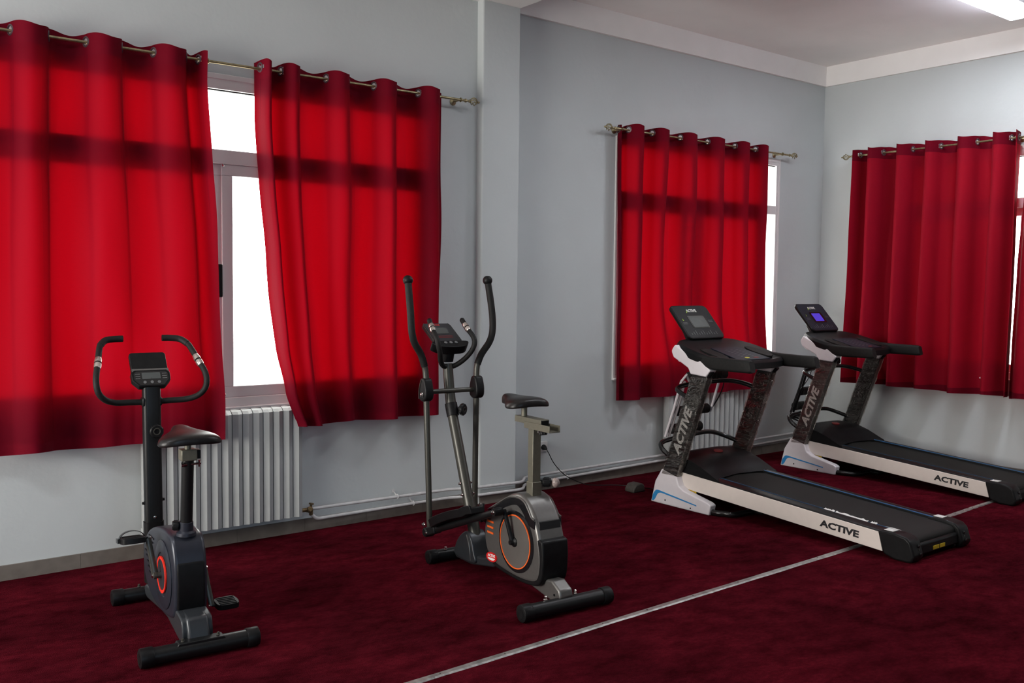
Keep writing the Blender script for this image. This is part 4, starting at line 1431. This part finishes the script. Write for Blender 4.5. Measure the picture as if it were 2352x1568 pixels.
# ------------------------------------------------------------------ treadmills
def treadmill(x, y, label, lit):
    T = empty('treadmill', (x, y, 0), 0, label, 'treadmill', 'folding motorised treadmills')
    zt = lambda yy: 0.1447 + (yy - 0.128) * 0.0668
    # running deck with belt, slanting up to the front
    b = MB()
    P = [(-0.045, zt(-0.045) - 0.055), (-0.055, zt(0) - 0.035), (-0.045, zt(0) - 0.014), (-0.02, zt(0) - 0.004), (0.03, zt(0.03)), (1.62, zt(1.62)), (1.62, zt(1.62) - 0.05)]
    b.prism(P, -0.245, 0.245, 'x')
    b.build('running_belt', BELT, T, angle=50)
    for sx in (-1, 1):
        b = MB()
        xi, xo = sx * 0.250, sx * 0.335
        prof = [(0.06, 1.74)]
        loops = []
        for yy in (0.085, 1.745):
            z = zt(yy)
            loops.append([Vector((xi, yy, z - 0.05)), Vector((xo, yy, z - 0.05)), Vector((xo, yy, z - 0.004)), Vector((xo - sx * 0.006, yy, z + 0.010)), Vector((xi + sx * 0.03, yy, z + 0.020)), Vector((xi, yy, z + 0.014))])
        b.ring(loops)
        ro = b.build('side_rail', BLKMET, T, bevel=0.002)
        b = MB()
        l0 = MB()
        loops = []
        for yy in (0.10, 1.50):
            z = zt(yy) + 0.0165
            loops.append([Vector((xi - sx * 0.002, yy, z - 0.004)), Vector((xi + sx * 0.003, yy, z)), Vector((xi + sx * 0.003, yy, z + 0.002)), Vector((xi - sx * 0.002, yy, z + 0.001))])
        l0.ring(loops)
        l0.build('blue_line', BLUEL, ro, smooth=False)
        # cream side panel
        sp_ = MB().prism([(1.735, 0.254), (0.128, 0.1465), (0.098, 0.035), (1.70, 0.141)], sx * 0.333, sx * 0.342, 'x')
        so = sp_.build('side_panel', CREAM, T, bevel=0.002)
        Mt = yz_face(sx * 0.3422, sx) @ Matrix.Translation((-0.392 if sx < 0 else 0.392, 0.108, 0)) @ Matrix.Rotation(math.radians(-3.85 if sx < 0 else 3.85), 4, 'Z')
        text('ACTIVE', 'lettering', 0.057, Mt, BPRINT, so, sx=1.42, bold=0.0026)
        # rear end cap
        e = MB()
        ep = [(0.135, 0.155), (0.02, 0.160), (-0.048, 0.147), (-0.078, 0.122), (-0.104, 0.040), (-0.088, 0.006), (-0.060, 0.0), (0.02, 0.0), (0.092, 0.022)] 
        e.prism([(p[0], p[1]) for p in ep], sx * 0.232, sx * 0.345, 'x')
        eo_ = e.build('end_cap', BLACK, T, bevel=0.012, bseg=3)
        MB().box(min(sx * 0.262, sx * 0.318), max(sx * 0.262, sx * 0.318), 0.045, 0.105, 0.1605, 0.1632).build('white_sticker', PRINT, eo_, smooth=False)
        for zz in (0.095, 0.050):
            MB().lathe([(0.010, 0.0), (0.010, 0.006), (0.004, 0.007)], (sx * 0.272, -0.101 + (zz - 0.05) * 0.33, zz), (0, -1, 0.2), 12).build('screw', GLOSSB, eo_)
        bolt(eo_, (sx * 0.272, -0.092, 0.073), (0, -1, 0.3), 0.005, 0.004, GUN)
        # front foot cover, white with blue stripe
        f = MB()
        fo_ = [(1.945, 0.0), (1.386, 0.0), (1.373, 0.072), (1.400, 0.086), (1.625, 0.134), (1.672, 0.160), (1.699, 0.228), (1.841, 0.262), (1.905, 0.162)]
        f.prism(fo_, sx * 0.338, sx * 0.402, 'x')
        ft = f.build('foot_cover', WHITE, T, bevel=0.008, bseg=3)
        s_ = MB().prism(sp2([(1.932, 0.012), (1.925, 0.050), (1.905, 0.082), (1.880, 0.098), (1.80, 0.090), (1.50, 0.052)], 3) + sp2([(1.50, 0.044), (1.80, 0.078), (1.850, 0.080), (1.878, 0.066), (1.900, 0.028), (1.918, 0.010)], 3), sx * 0.4005, sx * 0.4035, 'x')
        s_.build('blue_stripe', BLUE, ft, smooth=False)
        for yy in (1.80, 1.555):
            MB().lathe([(0.006, 0), (0.006, 0.003)], (sx * 0.401, yy, 0.034 if yy > 1.7 else 0.020), (sx, 0, 0), 10).build('screw', BLACK, ft)
        # slanted mast in clear film
        M0, M1 = Vector((sx * 0.370, 1.775, 0.205)), Vector((sx * 0.370, 1.500, 0.985))
        ax = (M1 - M0).normalized()
        q = Vector((0, 1, 0))
        mb = MB()
        for_l = []
        for c in (M0, M1):
            for_l.append([c + Vector((-0.029, -0.072, 0)), c + Vector((0.029, -0.072, 0)), c + Vector((0.029, 0.072, 0)), c + Vector((-0.029, 0.072, 0))])
        mb.ring(for_l)
        mo = mb.build('mast', MAST, T, bevel=0.008, bseg=3)
        ux = ax
        vy = (q - ax * q.dot(ax)).normalized()
        cc = M0 + (M1 - M0) * 0.46 + Vector((sx * 0.0295, 0, 0))
        if sx < 0:
            Mt = basis(cc, ux, vy)
        else:
            Mt = basis(cc, -ux, vy)
        text('ACTIVE', 'lettering', 0.095, Mt, PRINT, mo, sx=1.10, shear=0.25, bold=0.0040)
        # loose film: a wrinkled sleeve round the mast
        w = MB()
        loops = []
        nseg = 44
        for i in range(nseg + 1):
            t = 0.03 + 0.95 * i / nseg
            c = M0 + (M1 - M0) * t
            lp = []
            rect = rrect(0.066, 0.152, 0.012, 5)
            for k_, (u_, v_) in enumerate(rect):
                nz = mnoise.noise(Vector((u_ * 22 + sx * 3 + x, v_ * 15, t * 13)))
                nz2 = mnoise.noise(Vector((u_ * 40 + x, v_ * 40, t * 40 + 9)))
                s__ = 1.02 + 0.10 * nz + 0.03 * nz2
                lp.append(c + Vector((u_ * (s__ + 0.04), v_ * (s__ + 0.01), 0)))
            loops.append(lp)
        w.ring(loops, cap=False)
        w.build('plastic_film', WRAP, mo, angle=180)
        # white shoulder cover joining mast and handrail
        wc = MB()
        wp = sp2([(1.735, 1.190), (1.765, 1.145), (1.745, 1.098)], 4) + [(1.66, 1.058), (1.605, 1.030), (1.583, 0.988), (1.440, 0.978), (1.400, 1.026), (1.500, 1.098), (1.60, 1.125)]
        wc.prism(wp, sx * 0.330, sx * 0.405, 'x')
        wco = wc.build('shoulder_cover', WHITE, T, bevel=0.008, bseg=3)
        # handrail
        h = MB()
        loops = []
        for yy, z0, z1, dx in ((1.56, 1.060, 1.150, 0.0), (1.46, 1.035, 1.128, 0.0), (1.35, 1.030, 1.122, 0), (1.20, 1.030, 1.119, 0.0), (1.085, 1.030, 1.118, 0), (1.065, 1.036, 1.112, 0)):
            x0, x1 = sx * 0.338, sx * 0.404
            r_ = 0.015
            c0 = (x0 + x1) / 2
            loops.append([Vector((c0 + u, yy + (v_ * 0.25), (z0 + z1) / 2 + v_)) for u, v_ in rrect(0.066 if yy > 1.07 else 0.056, z1 - z0, 0.018, 4)])
        h.ring(loops)
        ho = h.build('handrail', MATTE, T, angle=50)
        for kk, t_ in enumerate((0.04,)):
            MB().tube([(sx * 0.372, 1.445, 0.99), (sx * 0.372, 1.415, 1.02)], 0.026, 12).build('rail_bracket', BLACK, ho)
    # rear cross bar under the belt, warning label
    rb = MB().prism([(-0.078, 0.028), (-0.070, 0.092), (-0.045, 0.100), (-0.03, 0.05), (-0.03, 0.028)], -0.24, 0.24, 'x')
    rbo = rb.build('rear_crossbar', BLACK, T, bevel=0.010)
    MB().box(-0.075, -0.006, -0.0775, -0.0745, 0.040, 0.062).build('warning_label', YLABEL, rbo, smooth=False)
    MB().box(0.004, 0.065, -0.0775, -0.0745, 0.040, 0.062).build('warning_label', YLABEL, rbo, smooth=False)
    MB().tube([(-0.235, 0.0, zt(0) - 0.045), (0.235, 0.0, zt(0) - 0.045)], 0.030, 18).build('rear_roller', BLACK, T)
    for sx in (-1, 1):
        MB().lathe([(0.022, -0.012), (0.022, 0.012)], (sx * 0.20, -0.05, 0.022), (1, 0, 0), 14).build('rear_wheel', BLACK, T)
    # underside frame
    uf = MB()
    uf.box(-0.30, 0.30, 0.3, 1.70, 0.05, 0.075, Matrix(((1, 0, 0, 0), (0, 1, 0, 0), (0, 0.066, 1, 0), (0, 0, 0, 1))))
    uf.build('deck_underframe', BLKMET, T, bevel=0.003)
    bt = MB().tube([(-0.37, 1.86, 0.022), (-0.37, 1.42, 0.022), (-0.34, 1.30, 0.022), (-0.25, 1.235, 0.022), (0.25, 1.235, 0.022), (0.34, 1.30, 0.022), (0.37, 1.42, 0.022), (0.37, 1.86, 0.022)], 0.020, 14, smooth=5)
    bt.tube([(-0.35, 1.86, 0.030), (0.35, 1.86, 0.030)], 0.022, 12)
    bt.tube([(-0.10, 1.235, 0.03), (-0.10, 1.16, 0.02), (0.10, 1.16, 0.02), (0.10, 1.235, 0.03)], 0.012, 10, smooth=3)
    bto = bt.build('base_frame', TUBEB, T)
    lb = MB()
    lb.box(-0.336, -0.333, 1.56, 1.66, 0.095, 0.135)
    lb.build('orange_print', YLABEL, bto, smooth=False)
    # motor hood
    mh = MB()
    xs = [-0.336, -0.30, -0.18, 0.0, 0.18, 0.30, 0.336]
    rows = [(1.36, 0.006, 0.0), (1.42, 0.035, 0.3), (1.52, 0.085, 0.7), (1.62, 0.120, 1.0), (1.74, 0.128, 1.0), (1.80, 0.115, 0.9), (1.83, 0.07, 0.6), (1.84, -0.08, 0.0)]
    vs = []
    for yy, hh, cv in rows:
        for xx in xs:
            e = abs(xx) / 0.336
            y_ = yy + (0.10 * (1 - e ** 2) * (1 if yy < 1.5 else 0.2) if yy < 1.7 else 0)
            vs.append(Vector((xx, y_, zt(yy) + 0.010 + hh * (1 - 0.22 * e ** 4))))
    n_ = len(xs)
    fs = [(j * n_ + i, j * n_ + i + 1, (j + 1) * n_ + i + 1, (j + 1) * n_ + i) for j in range(len(rows) - 1) for i in range(n_ - 1)]
    mh.add(vs, fs)
    for side in (0, n_ - 1):
        base = [Vector((xs[side], rows[j][0], zt(rows[j][0]) - 0.01)) for j in range(len(rows) - 1)]
        top = [vs[j * n_ + side] for j in range(len(rows) - 1)]
        m0 = len(base)
        f2 = [(j, j + 1, m0 + j + 1, m0 + j) if side else (j + 1, j, m0 + j, m0 + j + 1) for j in range(m0 - 1)]
        mh.add(base + top, f2)
    hd = mh.build('motor_hood', BLACK, T, angle=55)
    em = MB()
    Me = basis((0.02, 1.66, zt(1.66) + 0.1355), (1, 0, 0), (0, 1, 0.19))
    em.prism([(0.040 * math.cos(2 * PI * k / 28), 0.030 * math.sin(2 * PI * k / 28)) for k in range(28)], -0.004, 0.003, 'z', Me)
    emo = em.build('oval_badge', DREDP, hd, smooth=False)
    text('ACTIVE', 'badge_lettering', 0.016, Me @ Matrix.Translation((0, 0.006, 0.003)), PRINTD, emo)
    # dashboard tray
    tp = sp2([(-0.345, 1.33), (-0.398, 1.46), (-0.405, 1.60), (-0.385, 1.70), (-0.335, 1.775), (-0.25, 1.82), (0.0, 1.84), (0.25, 1.82), (0.335, 1.775), (0.385, 1.70), (0.405, 1.60), (0.398, 1.46), (0.345, 1.33)], 4) + [(0.20, 1.30), (-0.20, 1.30)]
    sl_ = 0.245
    def tz(yy, k_):
        return 1.070 + (yy - 1.30) * sl_ + k_
    d = MB()
    nn = len(tp)
    lo = [Vector((p[0], p[1], tz(p[1], -0.045))) for p in tp]
    mid = [Vector((p[0] * 1.01, p[1], tz(p[1], 0.0))) for p in tp]
    ctr = Vector((0, 1.58, 0))
    hi = [Vector((p[0] * 0.955, 1.58 + (p[1] - 1.58) * 0.95, tz(p[1], 0.022))) for p in tp]
    inn = [Vector((p[0] * 0.70, 1.56 + (p[1] - 1.56) * 0.75, tz(p[1], 0.010))) for p in tp]
    d.ring([lo, mid, hi, inn])
    do = d.build('dashboard', BLACK, T, bevel=0.003)
    # white front band under the tray
    fbnd = [(p[0] * 1.012, p[1] + 0.004) for p in tp if p[1] > 1.70]
    wb = MB()
    l_out = [Vector((p[0], p[1], tz(p[1], -0.012))) for p in fbnd]
    l_out2 = [Vector((p[0] * 1.0, p[1] - 0.006, tz(p[1], -0.105 + 0.03 * (1 - abs(p[0]) / 0.4)))) for p in fbnd]
    l_in = [Vector((p[0] * 0.9, p[1] - 0.03, tz(p[1], -0.095 + 0.03 * (1 - abs(p[0]) / 0.4)))) for p in fbnd]
    l_in2 = [Vector((p[0] * 0.9, p[1] - 0.03, tz(p[1], -0.02))) for p in fbnd]
    wb.ring([[a_, b_, c_, e_] for a_, b_, c_, e_ in zip(l_out, l_out2, l_in, l_in2)])
    wb.build('front_band', WHITE, do, bevel=0.003)
    # keypad
    Mk = basis((0, 1.48, tz(1.48, 0.014)), (1, 0, 0), (0, 1, sl_))
    kp = MB().prism([(-0.185, -0.155), (0.185, -0.155), (0.155, 0.135), (-0.155, 0.135)], -0.01, 0.006, 'z', Mk)
    ko = kp.build('keypad', PANEL, do, bevel=0.002)
    for i in range(6):
        for j in (-1, 0, 1):
            MB().box(j * 0.062 - 0.014, j * 0.062 + 0.014, 0.065 - 0.030 * i, 0.069 - 0.030 * i, 0.006, 0.0068, Mk).build('key_mark', PRINTD, ko, smooth=False)
    if not lit:
        MB().prism([(0.024 * math.cos(2 * PI * k / 20) - 0.045, 0.012 * math.sin(2 * PI * k / 20) - 0.118) for k in range(20)], 0.006, 0.009, 'z', Mk).build('stop_key', YELLOW, ko, smooth=False)
    MB().prism([(0.030 * math.cos(2 * PI * k / 20) + 0.055, 0.010 * math.sin(2 * PI * k / 20) - 0.120) for k in range(20)], 0.006, 0.008, 'z', Mk).build('safety_key_slot', DREDP, ko, smooth=False)
    for sx in (-1, 1):
        MB().prism(sp2([(sx * 0.225, -0.10), (sx * 0.305, -0.07), (sx * 0.300, 0.10), (sx * 0.230, 0.13), (sx * 0.190, 0.03)], 3, True), -0.004, 0.007, 'z', Mk).build('cup_recess', MATTE, do, smooth=False)
    # upright display board
    up = Vector((0, 0.210, 0.235)).normalized()
    BM = basis((0, 1.765, 1.227), (1, 0, 0), up)
    bo_ = MB().prism(rrect(0.412, 0.325, 0.042, 6, cx=0, cy=0.1625), -0.026, 0.0, 'z', BM).build('display_board', BLACK, T, bevel=0.006, bseg=3)
    MB().prism([(-0.17, 0.01), (0.17, 0.01), (0.14, 0.12), (-0.14, 0.12)], -0.075, -0.02, 'z', BM).build('board_back', BLACK, bo_, bevel=0.01)
    MB().prism(rrect(0.392, 0.305, 0.034, 6, cx=0, cy=0.1625), 0.0, 0.0015, 'z', BM).build('board_face', PANEL if lit else BLACK, bo_, smooth=False)
    fr_ = MB().prism(rrect(0.186, 0.118, 0.012, 4, cx=0.005, cy=0.158), 0.0005, 0.004, 'z', BM).build('screen_bezel', GUN if not lit else GLOSSB, bo_, smooth=False)
    if lit:
        MB().prism(rrect(0.128, 0.090, 0.004, 3, cx=0.0, cy=0.158), 0.003, 0.0055, 'z', BM).build('screen', LCDON, bo_, smooth=False)
    else:
        MB().prism(rrect(0.172, 0.104, 0.008, 4, cx=0.005, cy=0.158), 0.003, 0.0055, 'z', BM).build('screen', LCD, bo_, smooth=False)
    text('ACTIVE', 'lettering', 0.036, BM @ Matrix.Translation((0.0, 0.268, 0.0018)), PRINT, bo_, sx=0.95, bold=0.0010)
    MB().prism([(-0.068, 0.245), (-0.056, 0.25), (-0.046, 0.270), (-0.052, 0.268)], 0.002, 0.003, 'z', BM).build('green_mark', GREEN, bo_, smooth=False)
    MB().prism([(-0.160, 0.172), (-0.148, 0.172), (-0.154, 0.192)], 0.0015, 0.003, 'z', BM).build('green_triangle', GREEN, bo_, smooth=False)
    for xx in (-0.150, 0.150):
        for k in range(2):
            MB().box(xx - 0.024, xx + 0.024, 0.150 - 0.012 * k + (0.02 if xx > 0 else 0), 0.153 - 0.012 * k + (0.02 if xx > 0 else 0), 0.0015, 0.0025, BM).build('small_print', PRINTD, bo_, smooth=False)
    for k in range(11):
        MB().box(-0.150 + 0.028 * k, -0.147 + 0.028 * k, 0.035, 0.052 + 0.012 * (k % 3), 0.0015, 0.0022, BM).build('print_line', PRINTD, bo_, smooth=False)
    # bent tube guards in front of the masts
    for pth in ([(-0.37, 1.56, 0.79), (-0.372, 1.66, 0.825), (-0.355, 1.745, 0.860), (-0.27, 1.765, 0.882), (0.0, 1.765, 0.893), (0.20, 1.755, 0.895), (0.31, 1.70, 0.880), (0.372, 1.55, 0.835)],
                [(-0.37, 1.71, 0.345), (-0.385, 1.80, 0.375), (-0.385, 1.868, 0.425), (-0.31, 1.895, 0.455), (0.0, 1.895, 0.478), (0.19, 1.885, 0.482), (0.31, 1.83, 0.445), (0.372, 1.70, 0.395)]):
        MB().tube(pth, 0.0175, 14, smooth=6).build('guard_bar', TUBEB, T)
    # massage attachment hanging between the masts
    fm = WHITE if not lit else BLKMET
    ms = MB()
    rt_ = MB().tube([(0.205, 1.905, 0.640), (0.205, 1.880, 0.70), (0.205, 1.815, 0.905)], 0.0105, 10)
    for x0 in (-0.235, -0.195):
        ms.tube([(x0, 1.965, 0.470), (x0, 1.880, 0.70), (x0, 1.815, 0.905)], 0.0105, 10)
    ms.tube([(-0.235, 1.815, 0.905), (-0.195, 1.80, 0.955), (-0.15, 1.815, 0.905)], 0.010, 10)
    mso = ms.build('massager_frame', fm, T)
    rt_.build('massager_frame', fm, T)
    for (z, yy, x0, x1, r_) in ((0.665, 1.915, -0.165, 0.185, 0.038), (0.525, 1.955, -0.195, 0.150, 0.038), (0.935, 1.84, -0.13, 0.30, 0.036)):
        rr = MB()
        pr_l = [(r_ * 0.75, 0), (r_, 0.006)]
        L_ = x1 - x0
        nr = 6
        for k in range(nr):
            pr_l += [(r_, L_ * (k + 0.85) / nr - 0.003), (r_ * 0.9, L_ * (k + 0.92) / nr - 0.003), (r_, L_ * (k + 1) / nr - 0.006)]
        pr_l += [(r_ * 0.75, L_)]
        rr.lathe(pr_l, (x0, yy, z), (1, 0, 0), 18)
        rr.build('massage_roller', MATTE, mso)
    if lit:
        c = MB()
        c.tube([(-0.13, 1.83, 0.86), (-0.17, 1.84, 0.78), (-0.235, 1.90, 0.64), (-0.25, 1.93, 0.52), (-0.29, 1.95, 0.42)], 0.004, 8, smooth=6)
        for k in range(4):
            c.torus((-0.24 + 0.01 * k, 1.93, 0.415 + 0.012 * k), (0.3, 0.2 * k - 0.3, 1), 0.060 - 0.006 * k, 0.005, 26, 6)
        c.build('cable', BLACK, mso)
    else:
        c = MB().tube([(0.20, 1.80, 0.93), (0.26, 1.82, 0.86), (0.25, 1.86, 0.75), (0.215, 1.90, 0.66)], 0.005, 8, smooth=6)
        c.build('cable', BLACK, mso)
    # wheel and short feet at the front
    for sx in (-1, 1):
        MB().lathe([(0.024, -0.012), (0.024, 0.012)], (sx * 0.30, 1.94, 0.024), (1, 0, 0), 16).build('transport_wheel', BLACK, T)
    if not lit:
        # torn protective film left along the near rail
        s = MB()
        random.seed(9)
        for (y0, y1) in ((0.56, 0.485), (0.475, 0.25), (0.23, 0.19)):
            n2 = 12
            lp = []
            for i in range(n2 + 1):
                yy = y0 + (y1 - y0) * i / n2
                wv = random.uniform(0.002, 0.010)
                hz = random.uniform(0.0, 0.008)
                z = zt(yy) + 0.018
                lp.append([Vector((-0.262, yy, z)), Vector((-0.250 + wv, yy, z + hz)), Vector((-0.250 + wv, yy, z + hz + 0.001)), Vector((-0.262, yy, z + 0.001))])
            s.ring(lp)
        s.tube([(-0.245, 0.16, zt(0.16) + 0.012), (-0.232, 0.08, zt(0.08) + 0.016), (-0.222, -0.02, zt(0) + 0.006)], 0.0025, 6, smooth=4)
        s.build('torn_film', PRINT, T)
    return T


treadmill(-2.835, -2.72, 'nearer treadmill with a dark screen, in front of the single back wall curtain', False)
treadmill(-0.805, -2.40, 'farther treadmill with a lit blue screen, beside the end wall curtain', True)
